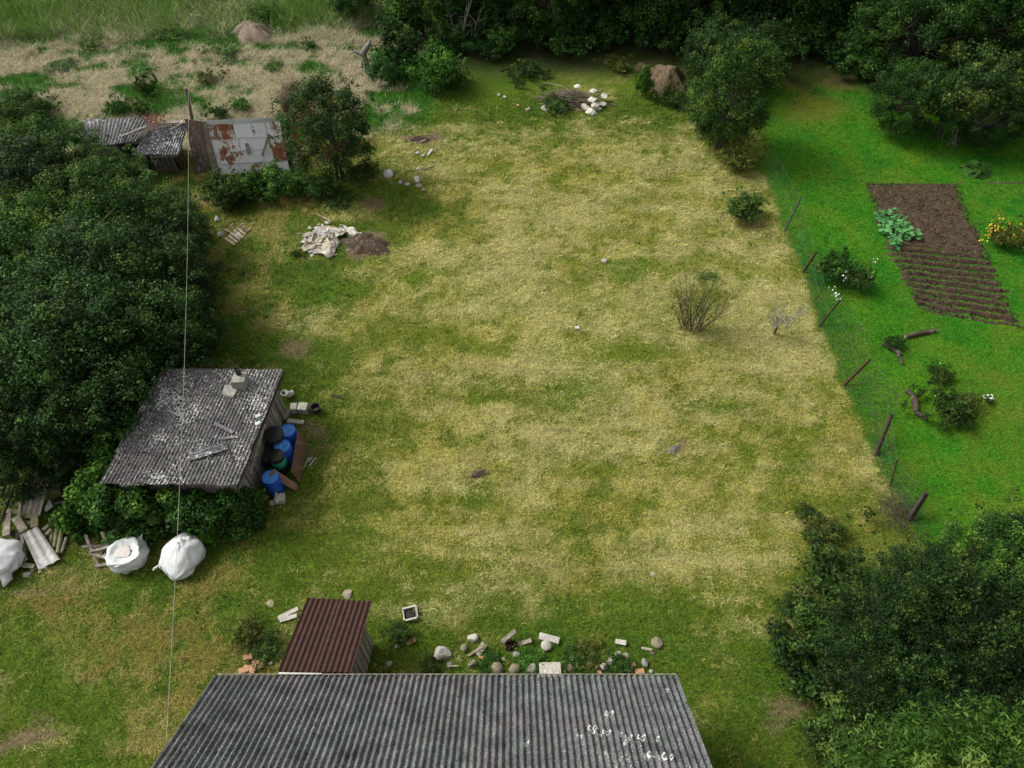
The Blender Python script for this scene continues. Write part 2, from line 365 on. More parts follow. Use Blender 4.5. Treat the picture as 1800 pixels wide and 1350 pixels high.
# ---- blades: real grass over the ground, one mesh per stand
def inside_poly(x, y, poly):
    c = np.zeros(len(x), bool); n = len(poly)
    for i in range(n):
        x1, y1 = poly[i][0], poly[i][1]; x2, y2 = poly[(i+1) % n][0], poly[(i+1) % n][1]
        cond = ((y1 > y) != (y2 > y)) & (x < (x2-x1)*(y-y1)/(y2-y1+1e-12)+x1); c ^= cond
    return c
HOUSE_FP = [(-7.3, -4), (4.0, -4), (4.0, 5.1), (-7.3, 5.1)]
def scatter_xy(n, y0, y1, dens_pow=1.0):
    y = y0 + (y1-y0)*rng.random(n)
    hw = (900+140)/FPX*(y*cP + HC*sP)
    keep = rng.random(n) < hw/hw.max()
    y = y[keep]; hw = hw[keep]; x = (rng.random(len(y))*2-1)*hw
    return x, y
def blades(n, y0, y1, which, lenmul=1.0, wmul=1.0):
    x, y = scatter_xy(n, y0, y1)
    q = {'garden': x > fence_x(y)-.4, 'plot': x < fence_x(y)+.4, 'field': x < -2}[which]; x, y = x[q], y[q]
    s, so, g, st, h, gar, fl = field(x, y)
    k = (so < .35+.4*rng.random(len(x))) & ~inside_poly(x, y, HOUSE_FP) & ~inside_poly(x+1.1*(fbm(x, y, 1.4, 2, 3)-.5)+.2*(rng.random(len(x))-.5), y+1.1*(fbm(x, y, 1.4, 6, 3)-.5)+.2*(rng.random(len(x))-.5), BED)
    sel = {'garden': gar > .5, 'field': (fl > .5) & (gar <= .5), 'plot': (gar <= .5) & (fl <= .5)}[which]
    k &= sel
    cl = fbm(x, y, 4.2, 1, 2); k &= rng.random(len(x)) < (.30+1.25*sstep(.33, .62, cl))
    x, y, s, g, st, h = x[k], y[k], s[k], g[k], st[k], h[k]; N = len(x)
    isst = rng.random(N) < s
    far = np.clip((y*cP+HC*sP)/24, .62, 2.2)
    yaw = rng.random(N)*2*np.pi
    # cut straw lies almost flat, living blades stand or lean
    el = np.where(isst, rng.uniform(-.02, .35, N), rng.uniform(.35, 1.35, N))
    near = np.clip((y*cP+HC*sP)/25, .62, 1); L = np.where(isst, rng.uniform(.06, .17, N)*near, h*rng.uniform(.9, 2.2, N))*lenmul
    if which == 'field': L = np.where(isst, h*rng.uniform(1.2, 3.0, N), h*rng.uniform(.8, 1.9, N)); el = np.where(isst, rng.uniform(.05, .8, N), rng.uniform(.5, 1.4, N))
    wdt = np.where(isst, rng.uniform(.006, .013, N), rng.uniform(.008, .018, N))*far*wmul
    d = np.stack([np.cos(yaw)*np.cos(el), np.sin(yaw)*np.cos(el), np.sin(el)], -1)
    ang2 = yaw + np.pi/2 + rng.uniform(-.5, .5, N)
    sd = np.stack([np.cos(ang2), np.sin(ang2), rng.uniform(-.2, .2, N)], -1)
    z0 = ground_z(x, y) + np.where(isst, rng.uniform(.005, .05, N), 0)
    p = np.stack([x, y, z0], -1)
    V = np.stack([p-sd*wdt[:, None]/2, p+sd*wdt[:, None]/2, p+d*L[:, None]], 1).reshape(-1, 3)
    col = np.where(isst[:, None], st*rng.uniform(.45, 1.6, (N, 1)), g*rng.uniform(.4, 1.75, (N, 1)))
    col = col*(1+rng.uniform(-.08, .08, (N, 3)))
    col = np.clip(np.concatenate([col, np.ones((N, 1))], 1), 0, 1)
    return V, col
def tufts(n, y0, y1, per, straw=True, garden=False):
    """wads of cut hay, or standing tussocks of living grass"""
    x, y = scatter_xy(n, y0, y1); q = (x > fence_x(y)+.1) if garden else (x < fence_x(y)-.1); x, y = x[q], y[q]
    s, so, g, st, h, gar, fl = field(x, y)
    k = (so < .3) & (fl < .3) & ((gar > .7) if garden else (gar < .3)) & ~inside_poly(x, y, BED) & ~inside_poly(x, y, HOUSE_FP) & (rng.random(len(x)) < (s**1.5 if straw else (1-s)**1.5))
    x, y, g, st = x[k], y[k], g[k], st[k]; m = len(x); N = m*per
    sp = np.repeat(rng.uniform(.05, .13, m), per); cx = np.repeat(x, per)+rng.normal(size=N)*sp*(1.5 if straw else .6); cy = np.repeat(y, per)+rng.normal(size=N)*sp*(1.0 if straw else .6)
    base = st if straw else g; tone = np.repeat(base*rng.uniform(.7, 1.25, (m, 1)), per, 0)
    yaw = (np.repeat(rng.random(m)*6.28, per)+rng.normal(size=N)*.7) if straw else rng.random(N)*6.28
    el = rng.uniform(-.1, .5, N) if straw else rng.uniform(.5, 1.4, N); L = rng.uniform(.08, .22, N) if straw else np.repeat(rng.uniform(.07, .17, m), per)*rng.uniform(.6, 1.3, N)
    far = np.clip((cy*cP+HC*sP)/24, .8, 2.0); wd = rng.uniform(.008, .016, N)*far
    d = np.stack([np.cos(yaw)*np.cos(el), np.sin(yaw)*np.cos(el), np.sin(el)], -1); a2 = yaw+np.pi/2+rng.uniform(-.4, .4, N); sd = np.stack([np.cos(a2), np.sin(a2), rng.uniform(-.3, .3, N)], -1)
    p = np.stack([cx, cy, ground_z(cx, cy)+(rng.uniform(.01, .10, N) if straw else 0)], -1)
    V = np.stack([p-sd*wd[:, None]/2, p+sd*wd[:, None]/2, p+d*L[:, None]], 1).reshape(-1, 3)
    return V, np.clip(np.concatenate([tone*rng.uniform(.5, 1.5, (N, 1)), np.ones((N, 1))], 1), 0, 1)
GRASS_MAT = attr_mat('grass_blades', trans=.22)
def stand(name, parts, label):
    V = np.concatenate([p[0] for p in parts]); col = np.concatenate([p[1] for p in parts])
    F = np.arange(len(V), dtype=np.int32).reshape(-1, 3)
    o = obj(name, np_mesh(name, V, F, {'gcol': col}), GRASS_MAT)
    return tag(o, label, 'grass', kind='stuff')
stand('mown_grass', [blades(260000, 3.4, 11, 'plot'), blades(330000, 11, 18, 'plot'), blades(440000, 18, 37, 'plot'), tufts(26000, 3.6, 18, 16), tufts(22000, 18, 36, 16), tufts(30000, 3.6, 36, 14, False)], 'dry patchy mown grass and cut straw covering the whole plot')
stand('lawn_grass', [blades(750000, 7, 20, 'garden', .8), blades(850000, 20, 38.5, 'garden', .8), tufts(30000, 7, 37.5, 12, False, True)], 'lush bright green lawn grass in the garden beyond the fence')
stand('field_grass', [blades(420000, 29, 44, 'field'), blades(380000, 41, 62, 'field', 1, 1.2)], 'rough dead and green grass of the field behind the old sheds')
# ================================================================== BUILDINGS
# ---- surfaces
def slate_mat(name, base, dark, lichen, lich_amt, moss_amt, speck=34, lsc=11):
    """old asbestos slate: grey with fine dark specks, pale lichen and black moss cushions"""
    m, nt, b = new_mat(name); v = wcoords(nt)
    f = noise_node(nt, v, 2.2, 6, .7); r = ramp(nt, [(.3, dark), (.72, base)]); nt.links.new(f, r.inputs[0])
    f2 = noise_node(nt, v, speck, 4, .75); r2 = ramp(nt, [(.38, (.16, .16, .16)), (.62, (1.45, 1.45, 1.45))]); nt.links.new(f2, r2.inputs[0])
    c = mixc(nt, 1.0, r.outputs[0], r2.outputs[0], 'MULTIPLY')
    f3 = noise_node(nt, v, .9, 4, .7); r3 = ramp(nt, [(.35, (1.10, 1.0, 1.02)), (.5, (.95, .95, .95)), (.65, (.93, 1.05, 1.02))]); nt.links.new(f3, r3.inputs[0])
    c = mixc(nt, 1.0, c, r3.outputs[0], 'MULTIPLY')
    # lichen
    vo = nt.nodes.new('ShaderNodeTexVoronoi'); vo.inputs['Scale'].default_value = lsc; vo.inputs['Randomness'].default_value = 1
    nz = nt.nodes.new('ShaderNodeTexNoise'); nz.inputs['Scale'].default_value = 9; nt.links.new(v, nz.inputs['Vector'])
    va = nt.nodes.new('ShaderNodeVectorMath'); va.operation = 'MULTIPLY_ADD'; va.inputs[1].default_value = (.18, .18, .18)
    nt.links.new(nz.outputs['Color'], va.inputs[0]); nt.links.new(v, va.inputs[2]); nt.links.new(va.outputs[0], vo.inputs['Vector'])
    area = noise_node(nt, v, .8, 3, .6)
    ar2 = ramp(nt, [(.22, (0, 0, 0)), (.78, (1, 1, 1))]); nt.links.new(area, ar2.inputs[0]); area = ar2.outputs[0]
    mt = nt.nodes.new('ShaderNodeMath'); mt.operation = 'MULTIPLY_ADD'; mt.inputs[1].default_value = .75; mt.inputs[2].default_value = -.375 + lich_amt
    nt.links.new(area, mt.inputs[0])
    lt = nt.nodes.new('ShaderNodeMath'); lt.operation = 'LESS_THAN'; nt.links.new(vo.outputs['Distance'], lt.inputs[0]); nt.links.new(mt.outputs[0], lt.inputs[1])
    c = mixc(nt, lt.outputs[0], c, lichen)
    # moss cushions
    vo2 = nt.nodes.new('ShaderNodeTexVoronoi'); vo2.inputs['Scale'].default_value = 8.3
    mp2 = nt.nodes.new('ShaderNodeVectorMath'); mp2.operation = 'ADD'; mp2.inputs[1].default_value = (3.3, 1.7, .4)
    nt.links.new(va.outputs[0], mp2.inputs[0]); nt.links.new(mp2.outputs[0], vo2.inputs['Vector'])
    lt2 = nt.nodes.new('ShaderNodeMath'); lt2.operation = 'LESS_THAN'; lt2.inputs[1].default_value = moss_amt
    nt.links.new(vo2.outputs['Distance'], lt2.inputs[0])
    c = mixc(nt, lt2.outputs[0], c, (.022, .022, .018))
    nt.links.new(c, b.inputs['Base Color']); b.inputs['Roughness'].default_value = .93; b.inputs['Specular IOR Level'].default_value = .12
    bump(nt, b, f2, .5, .012)
    return m
SLATE_HOUSE = slate_mat('slate_house', (.185, .19, .186), (.052, .055, .054), (.27, .275, .27), .03, .19)
SLATE_SHED = slate_mat('slate_shed', (.185, .18, .172), (.095, .09, .085), (.46, .46, .44), .27, .27, 20, 12)
SLATE_RUIN = slate_mat('slate_ruin', (.20, .20, .20), (.10, .10, .10), (.42, .42, .42), .24, .26, 20, 8)
SLATE_LOOSE = slate_mat('slate_loose', (.34, .32, .28), (.22, .20, .17), (.42, .41, .38), .10, .08, 20)
WOOD_GREY = M('wood_grey', (.23, .21, .18), (.12, .105, .085), (.30, .28, .24), scale=5, stretch=(1, 1, .12), bmp=.5)
WOOD_PLANK = M('wood_plank', (.27, .245, .20), (.13, .115, .09), scale=6, stretch=(1, 1, .15), bmp=.5)
WOOD_OLD = M('wood_old', (.30, .265, .20), (.17, .145, .10), (.36, .33, .27), scale=4, bmp=.5)
WOOD_OLIVE = M('wood_olive', (.26, .25, .14), (.15, .14, .07), scale=5, bmp=.5)
WOOD_DARK = M('wood_dark', (.055, .045, .035), (.025, .02, .016), scale=6, bmp=.5)
ROOF_BROWN = M('roof_brown', (.042, .014, .009), (.024, .009, .006), (.058, .022, .014), scale=9, bmp=.25, rough=.75)
CONCRETE = M('concrete', (.42, .40, .35), (.26, .24, .20), (.52, .50, .45), scale=6, bmp=.5)
CONCRETE_GREY = M('concrete_grey', (.26, .25, .22), (.16, .15, .13), scale=7, bmp=.5)
INTERIOR_SHADE = M('interior_shade', (.02, .018, .016), (.012, .011, .01), scale=4, bmp=0)  # near black colour stands in for the shade inside hut, shed and pipe
PLASTER = M('plaster', (.38, .35, .29), (.28, .25, .20), scale=3, bmp=.3)

def corr_sheet(P, u0, u1, v0, v1, pitch, amp, phase=0.0, thick=.007, nseg=8, nv=5, cut=None, lift=0.0, wob=0.0, seed=0):
    """a corrugated sheet; P(u, v, h) maps sheet metres and height above the roof plane to space"""
    mb = MB(); r = random.Random(seed)
    nu = max(8, int(round((u1-u0)/pitch*nseg)))
    def h(u): return amp*.5*math.cos(2*math.pi*(u+phase)/pitch)
    rows = []
    for side in (1, 0):
        for j in range(nv+1):
            t = j/nv; v = v0+(v1-v0)*t
            row = []
            for i in range(nu+1):
                u = u0+(u1-u0)*i/nu
                vv = v
                if j == 0 and wob: vv = v + wob*(0.5+0.5*math.sin(u*5+seed)) * (vnoise(np.array([u*2.3+seed]), np.array([seed*1.7]), 3)[0])
                row.append(P(u, vv, h(u) + lift*(1-t) + (thick if side else 0.0)))
            rows.append(row)
    b = 0; n = nu+1; mb.v = [tuple(p) for row in rows for p in row]
    o = (nv+1)*n
    for j in range(nv):
        for i in range(nu):
            a = j*n+i; mb.f.append((a, a+1, a+n+1, a+n)); mb.f.append((o+a, o+a+n, o+a+n+1, o+a+1))
    for i in range(nu):
        mb.f.append((i, o+i, o+i+1, i+1)); a = nv*n+i; mb.f.append((a, a+1, o+a+1, o+a))
    for j in range(nv):
        a = j*n; mb.f.append((a, a+n, o+a+n, o+a)); a = j*n+nu; mb.f.append((a, o+a, o+a+n, a+n))
    return mb

# ---- the house at the bottom edge: only its far roof slope is seen
EAVE_Z = 2.4; HSL = R(41.0)
eL = gp(380, 1187, EAVE_Z); eR = gp(1190, 1190, EAVE_Z)
HX0, HX1, EY = eL.x, eR.x, (eL.y+eR.y)/2
SLOPE_LEN = 5.75; RIDGE_Y = EY - SLOPE_LEN*math.cos(HSL); RIDGE_Z = EAVE_Z + SLOPE_LEN*math.sin(HSL)
house = empty('house', ((HX0+HX1)/2, RIDGE_Y, 0), 0, 'long house with grey corrugated slate roof at the bottom edge', 'house')
hc = Vector(house.location)
def house_pt(x, v, h, side=1):
    return Vector((x - hc.x, side*(SLOPE_LEN-v)*math.cos(HSL) + side*h*math.sin(HSL), EAVE_Z + v*math.sin(HSL) + h*math.cos(HSL)))
PIT = .1465
ncol = 11; cw = (HX1-HX0)/ncol; nwave = round(cw/PIT); PIT = cw/nwave
rowlen = SLOPE_LEN/4
sheet_me = []
for var in range(3):
    mbs = corr_sheet(lambda u, v, h: Vector((u, v, h)), -PIT*.30, cw, 0, rowlen+.16, PIT, .078, nseg=8, nv=3, lift=.006, seed=var)
    sheet_me.append(mbs.mesh('roof_sheet', True)); sheet_me[-1].materials.append(SLATE_HOUSE)
for side in (1, -1):
    for r_ in range(4):
        for c_ in range(ncol):
            rr = random.Random(c_*17+r_*5+side)
            s_o = obj('roof_sheet', sheet_me[rr.randrange(3)], None, house)
            p = house_pt(HX0 + c_*cw, r_*rowlen - .0 + rr.uniform(-.02, .02), .003*(r_ % 2)+rr.uniform(0, .003), side)
            ex = Vector((1, 0, 0)); ey = Vector((0, -side*math.cos(HSL), math.sin(HSL))); ez = Vector((0, side*math.sin(HSL), math.cos(HSL)))
            if side == -1: ex = -ex; p = p + Vector((cw, 0, 0))
            Mx = Matrix(((ex.x, ey.x, ez.x, p.x), (ex.y, ey.y, ez.y, p.y), (ex.z, ey.z, ez.z, p.z), (0, 0, 0, 1)))
            s_o.matrix_local = Mx @ Matrix.Rotation(rr.uniform(-.004, .004), 4, 'Z')
hw0, hw1 = HX0+.25-hc.x, HX1-.25-hc.x; hd = SLOPE_LEN*math.cos(HSL)-.42
for sx0, sx1, sy0, sy1 in ((hw0, hw1, hd-.2, hd), (hw0, hw1, -hd, -hd+.2)):
    MB().box(((sx0+sx1)/2, (sy0+sy1)/2, EAVE_Z*.5+.1), (sx1-sx0, sy1-sy0, EAVE_Z+.2)).build('wall', PLASTER, house)
for gx in (hw0+.1, hw1-.1):
    zt = EAVE_Z+.2 + (hd-.2)*math.tan(HSL) - .05
    g = MB(); prof = [(-hd+.2, 0), (hd-.2, 0), (hd-.2, EAVE_Z+.15), (0, zt), (-hd+.2, EAVE_Z+.15)]
    vs = [(gx-.1, y, z) for y, z in prof]+[(gx+.1, y, z) for y, z in prof]
    g.add(vs, [(4, 3, 2, 1, 0), (5, 6, 7, 8, 9)]+[(i, (i+1) % 5, (i+1) % 5+5, i+5) for i in range(5)])
    g.build('gable_wall', PLASTER, house)
for gx in (HX0-.02-hc.x, HX1+.02-hc.x):     # barge boards under the sheet edges
    bb = MB().plank(house_pt(gx+hc.x, -.02, -.09), house_pt(gx+hc.x, SLOPE_LEN, -.09), .03, .13, up=Vector((0, math.sin(HSL), math.cos(HSL))))
    bb.build('barge_board', WOOD_DARK, house)
MB().plank((HX0-hc.x, SLOPE_LEN*math.cos(HSL)+.06, EAVE_Z-.07), (HX1-hc.x, SLOPE_LEN*math.cos(HSL)+.06, EAVE_Z-.07), .025, .06).build('eave_wire_board', WOOD_GREY, house)
rc = MB()
for i in range(12):
    x0 = HX0-hc.x + i*(HX1-HX0)/12; x1 = x0+(HX1-HX0)/12+.08
    for sg in (1, -1):
        rc.add([(x0, 0, RIDGE_Z+.07), (x1, 0, RIDGE_Z+.075), (x1, sg*.22, RIDGE_Z-.09), (x0, sg*.22, RIDGE_Z-.095)], [(0, 1, 2, 3) if sg < 0 else (3, 2, 1, 0)])
rc.build('ridge_cap', SLATE_HOUSE, house)
# white lichen rosettes, drawn as rings on the slate
LICHEN = M('lichen_white', (.46, .48, .46), (.36, .38, .36), scale=30, bmp=.3, rough=.9)
hn = Vector((0, math.sin(HSL), math.cos(HSL))); hp0 = Vector((0, EY, EAVE_Z))
RINGS = [(1172, 1214, 4, 1), (1070, 1257, 6, 2), (1043, 1283, 6.5, 2), (1055, 1293, 4, 1), (1066, 1290, 5.5, 2), (1090, 1291, 5, 1), (1105, 1299, 4.5, 2), (1100, 1308, 4.5, 1), (1128, 1299, 6, 2),
 (1019, 1296, 5, 1), (926, 1309, 4.5, 1), (1156, 1300, 4, 1), (1140, 1331, 6.5, 2), (1165, 1334, 6.5, 2), (1181, 1334, 5, 1)]
for q, (x, y, rp, nl) in enumerate(RINGS):
    rr = random.Random(q); mb = MB(); h0 = plane_hit(x, y, hp0, hn); u0 = h0.x; v0 = (EY-h0.y)/math.cos(HSL)
    for l in range(nl):
        cu = u0 + (l-.5*(nl-1))*rp/72*1.0; cv = v0 - (l-.5*(nl-1))*rp/72*.5
        rad = rp/72*rr.uniform(.65, .95); n = 22; ph = rr.uniform(0, 6); vs = []
        for k in range(n):
            t = 2*math.pi*k/n; w = 1+.22*math.sin(2*t+ph)+.12*math.sin(3*t+ph*2)
            th = .34+.16*math.sin(t*2+ph)
            for m_, hh in ((w, .004), (w, .016), (w*(1-th), .016), (w*(1-th), .004)):
                uu = cu+rad*m_*math.cos(t); vv = cv+rad*m_*math.sin(t)*1.25
                ci = math.floor((uu-HX0)/cw); loc_u = (uu-HX0)-ci*cw
                z = .039*math.cos(2*math.pi*loc_u/PIT) + hh + .018
                vs.append(house_pt(uu, vv, z))
        fs = []
        for k in range(n):
            a, b2 = k*4, ((k+1) % n)*4
            for j in range(3): fs.append((a+j, b2+j, b2+j+1, a+j+1))
        mb.add(vs, fs)
    mb.build('lichen_ring', LICHEN, house)

# ---- hut with the brown roof
def quad_map(c00, c10, c01, c11, W, L):
    """bilinear patch: u 0..W across, v 0..L up; h along the patch normal"""
    n = (c10-c00).cross(c01-c00).normalized()
    if n.z < 0: n = -n
    def P(u, v, h):
        a = u/W; b = v/L
        return c00*(1-a)*(1-b)+c10*a*(1-b)+c01*(1-a)*b+c11*a*b + n*h
    return P
c00, c10, c01, c11 = gp(489, 1181, 2.22), gp(617, 1183, 2.22), gp(541, 1051, 1.88), gp(655, 1056, 1.88)
hut = empty('outhouse', (c00+c10+c01+c11)/4*Vector((1, 1, 0)) if False else ((c00.x+c11.x)/2, (c00.y+c11.y)/2, 0), 0, 'small plank hut with a brown corrugated roof beside the house', 'hut')
ho = Vector(hut.location); W_, L_ = (c10-c00).length, (c01-c00).length
PH = quad_map(c00-ho, c10-ho, c01-ho, c11-ho, W_, L_)
corr_sheet(PH, 0, W_*.53, .0, L_, .150, .05, nv=4, lift=.01, seed=1).build('roof_sheet', ROOF_BROWN, hut, True)
corr_sheet(lambda u, v, h: PH(u, v, h+.022), W_*.50, W_, 0, L_*.985, .150, .05, phase=.02, nv=4, lift=.01, seed=2).build('roof_sheet', ROOF_BROWN, hut, True)
MB().plank(PH(.02, -.03, -.02), PH(W_*.60, -.03, -.02), .04, .03).build('edge_strip', M('strip_white', (.65, .65, .62), (.5, .5, .47), scale=8), hut)
# walls of upright planks, set in under the roof
ins = .20
low = [PH(ins, ins*.3, 0), PH(W_-ins*.55, ins*.3, 0), PH(W_-ins*.55, L_-.62, 0), PH(ins, L_-.62, 0)]
def plank_wall(parent, a, b, ztop_a, ztop_b, n, mat, z0=0.0, gap=.012, t=.025, name='plank', rnd=None, zjit=.0):
    rnd = rnd or random.Random(3); a = Vector((a.x, a.y, 0)); b = Vector((b.x, b.y, 0)); L = (b-a).length; d = (b-a)/L; nn = Vector((-d.y, d.x, 0))
    for i in range(n):
        s0 = i*L/n+gap/2; s1 = (i+1)*L/n-gap/2; off = nn*rnd.uniform(-.006, .006)
        za = ztop_a+(ztop_b-ztop_a)*i/n - rnd.uniform(0, zjit); zb = ztop_a+(ztop_b-ztop_a)*(i+1)/n - rnd.uniform(0, zjit); zb0 = z0 + rnd.uniform(0, .03)
        q = [a+d*s0+off-nn*t/2, a+d*s1+off-nn*t/2, a+d*s1+off+nn*t/2, a+d*s0+off+nn*t/2]
        MB().hexa([p+Vector((0, 0, zb0)) for p in q], [q[0]+Vector((0, 0, za)), q[1]+Vector((0, 0, zb)), q[2]+Vector((0, 0, zb)), q[3]+Vector((0, 0, za))]).build(name, mat, parent)
for i in range(4):
    a, b2 = low[i], low[(i+1) % 4]
    plank_wall(hut, a, b2, a.z-.03, b2.z-.03, 7 if i == 1 else 9, WOOD_PLANK, rnd=random.Random(i), gap=.035)
ib = MB(); ib.hexa([Vector((p.x, p.y, .0))*1.0 + (Vector((0, 0, 0))-Vector((p.x, p.y, 0)))*.06 for p in low], [Vector((p.x*.94, p.y*.94, p.z-.12)) for p in low]); ib.build('inner_shade_box', INTERIOR_SHADE, hut)  # near black box painted as the shade behind the plank gaps

# ---- slate roofed shed on the left
c00, c10, c01, c11 = gp(172, 853, 2.35), gp(417, 856, 2.35), gp(287, 648, 2.15), gp(501, 650, 2.15)
shed = empty('slate_shed', ((c00.x+c11.x)/2, (c00.y+c11.y)/2, 0), 0, 'plank shed with a lichen spotted grey slate roof on the left', 'shed')
so_ = Vector(shed.location); W_, L_ = (c10-c00).length, (c01-c00).length
PS = quad_map(c00-so_, c10-so_, c01-so_, c11-so_, W_, L_)
ncs, nrs = 6, 4; pit = W_/ncs/6
for r_ in range(nrs):
    for c_ in range(ncs):
        rr = random.Random(c_*31+r_*7)
        u0, u1 = c_*W_/ncs-pit*.3*(c_ > 0), (c_+1)*W_/ncs; v0, v1 = r_*L_/nrs, (r_+1)*L_/nrs+.10*(r_ < nrs-1)
        if r_ == 0: v0 += rr.uniform(-.03, .05)
        if c_ == ncs-1: u1 += rr.uniform(-.05, .06)
        if c_ == 0: u0 += rr.uniform(-.05, .05)
        dz = rr.uniform(0, .012)+.010*(c_ % 2); ph = rr.uniform(-.005, .005)
        corr_sheet(lambda u, v, h, dz=dz: PS(u, v, h+dz), u0, u1, v0, v1, pit, .052, phase=ph, nseg=6, nv=3, lift=.018, wob=.05 if r_ == 0 else .02, seed=c_+r_*10).build('roof_sheet', SLATE_SHED, shed, True)
ins = .32
lw = [PS(.25, .35, 0), PS(W_-.42, .35, 0), PS(W_-.42, L_-.2, 0), PS(.25, L_-.2, 0)]
for i in range(4):
    a, b2 = lw[i], lw[(i+1) % 4]
    plank_wall(shed, a, b2, a.z-.05, b2.z-.05, 24, WOOD_GREY, rnd=random.Random(i+9), gap=.02)
for t in (.30, .62, .9):
    a = lw[1].lerp(lw[2], t); MB().plank((a.x+.035, a.y, .1), (a.x+.035, a.y, a.z-.06), .07, .03, up=Vector((1, 0, 0))).build('batten', WOOD_PLANK, shed)
MB().plank(PS(W_-.05, .02, -.09), PS(W_-.05, L_, -.09), .04, .10).build('verge_board', WOOD_DARK, shed)
MB().plank(PS(W_+.02, .75, -.42), PS(W_+.02, L_*.52, -.10), .05, .03).build('loose_batten', WOOD_PLANK, shed)
MB().hexa([Vector((p.x*.94, p.y*.94, 0)) for p in lw], [Vector((p.x*.94, p.y*.94, p.z-.13)) for p in lw]).build('inner_shade_box', INTERIOR_SHADE, shed)  # dark box again stands in for the shade inside the shed
# vent block standing on the roof
vp = PS(W_*.60, L_*.86, 0); pc = plane_hit(423, 672, c00+Vector((0, 0, .15)), Vector((0, .045, 1)).normalized())-so_
ch = MB(); ch.hexa([pc+Vector((x, y, -.1)) for x, y in ((-.24, -.24), (.22, -.26), (.25, .2), (-.2, .22))], [pc+Vector((x, y, .30)) for x, y in ((-.20, -.24), (.24, -.22), (.25, .2), (-.17, .2))])
vent = ch.build('vent_block', CONCRETE_GREY, shed)
MB().lathe([(.085, 0), (.085, .34), (.062, .34), (.062, .05)], 14, Matrix.Translation(pc+Vector((.0, .12, .26)))).build('vent_pipe', WOOD_DARK, vent)
MB().hexa([PS(W_*.60, L_*.74, .04), PS(W_*.69, L_*.72, .04), PS(W_*.70, L_*.83, .03), PS(W_*.58, L_*.83, .03)], [PS(W_*.60, L_*.745, .10), PS(W_*.69, L_*.725, .10), PS(W_*.70, L_*.83, .12), PS(W_*.58, L_*.83, .12)]).build('flashing_slab', CONCRETE_GREY, vent)
# things lying on the shed roof
sn = Vector((0, .046, 1)).normalized()
def on_shed(x, y, h=0.05): return plane_hit(x, y, c00+Vector((0, 0, h)), sn)
a, b2, c2, d2 = on_shed(329, 797, .07), on_shed(396, 775, .07), on_shed(401, 790, .12), on_shed(332, 811, .10)
mid = (a+c2)/2; PL = quad_map(a-mid, d2-mid, b2-mid, c2-mid, (d2-a).length, (b2-a).length)
tag(corr_sheet(PL, 0, (d2-a).length, 0, (b2-a).length, .115, .04, nv=3, seed=4).build('broken_slate', SLATE_RUIN, None, True, loc=mid), 'broken piece of corrugated slate lying crosswise on the shed roof', 'roof slate')
for p1, p2, w_, lab in (((397, 779), (410, 812), .05, 'thin dark stick lying on the shed roof below the slate piece'), ((377, 744), (410, 760), .11, 'flat grey strip lying on the shed roof near its middle'), ((388, 771), (418, 767), .10, 'short grey slate strip above the broken piece on the roof')):
    q1, q2 = on_shed(*p1, .09), on_shed(*p2, .09); mid = (q1+q2)/2
    tag(MB().plank(q1-mid, q2-mid, w_, .03).build('roof_strip', WOOD_DARK if w_ < .08 else SLATE_RUIN, None, loc=mid), lab, 'strip')
for x, y, lab in ((454, 731, 'white rag on the right edge of the shed roof, upper one'), (454, 744, 'white rag on the right edge of the shed roof, lower one')):
    q = on_shed(x, y, .06); rr = random.Random(x+y)
    mb = MB(); n = 5
    vs = [(i*.045-.1, j*.03-.05, rr.uniform(0, .035)) for j in range(n) for i in range(n)]
    mb.add(vs, [(j*n+i, j*n+i+1, (j+1)*n+i+1, (j+1)*n+i) for j in range(n-1) for i in range(n-1)])
    tag(mb.build('rag', LICHEN, None, True, loc=q, rot=(0, 0, .5)), lab, 'rag')

# ---- metal clad ruin at the back left
def rust_mat(name, rust):
    m, nt, b = new_mat(name); v = coords(nt, 'Object', (1, 1, 1)); v2 = coords(nt, 'Object', (5, 5, .5))
    f = noise_node(nt, v, 1.7, 5, .7); f2 = noise_node(nt, v2, 2.5, 4, .7)
    mm = nt.nodes.new('ShaderNodeMath'); mm.operation = 'MULTIPLY_ADD'; mm.inputs[1].default_value = .45; nt.links.new(f2, mm.inputs[0]); nt.links.new(f, mm.inputs[2])
    r = ramp(nt, [(.60-rust, (.64, .65, .66)), (.66-rust, (.62, .61, .58)), (.70-rust, (.25, .12, .06)), (.82-rust, (.20, .075, .035))]); nt.links.new(mm.outputs[0], r.inputs[0])
    nt.links.new(r.outputs[0], b.inputs['Base Color']); b.inputs['Roughness'].default_value = .6; b.inputs['Metallic'].default_value = 0
    bump(nt, b, f, .3, .03); return m
TIN = [rust_mat('tin_clean', -.26), rust_mat('tin_stained', -.10), rust_mat('tin_rusty', .03)]
TA = R(72); TZ = 2.35
tl, tr_ = gp(357, 215, TZ), gp(491, 208, TZ-.0)
tx = (tr_-tl); tx.z = 0; TW = tx.length; txn = tx.normalized(); tdn = Vector((txn.y, -txn.x, 0))       # towards the camera
if tdn.y > 0: tdn = -tdn
tin = empty('metal_shed', ((tl.x+tr_.x)/2, (tl.y+tr_.y)/2 + .4, 0), 0, 'leaning shed clad in rust streaked grey metal sheets', 'shed')
to = Vector(tin.location); fall = (tdn*math.cos(TA)+Vector((0, 0, -math.sin(TA)))); tn = (tdn*math.sin(TA)+Vector((0, 0, math.cos(TA))))
def PT(u, v, h): return tl-to + txn*u + fall*v + tn*h
lay = [[(0, .36, 1), (.36, .82, 0), (.82, 1.0, 1)], [(0, .40, 1), (.40, .82, 0), (.82, 1.0, 2)], [(0, .42, 2), (.42, .66, 0), (.66, .84, 0), (.84, 1.0, 2)], [(0, .26, 1), (.26, .6, 1), (.6, .8, 0), (.8, 1.0, 1)]]
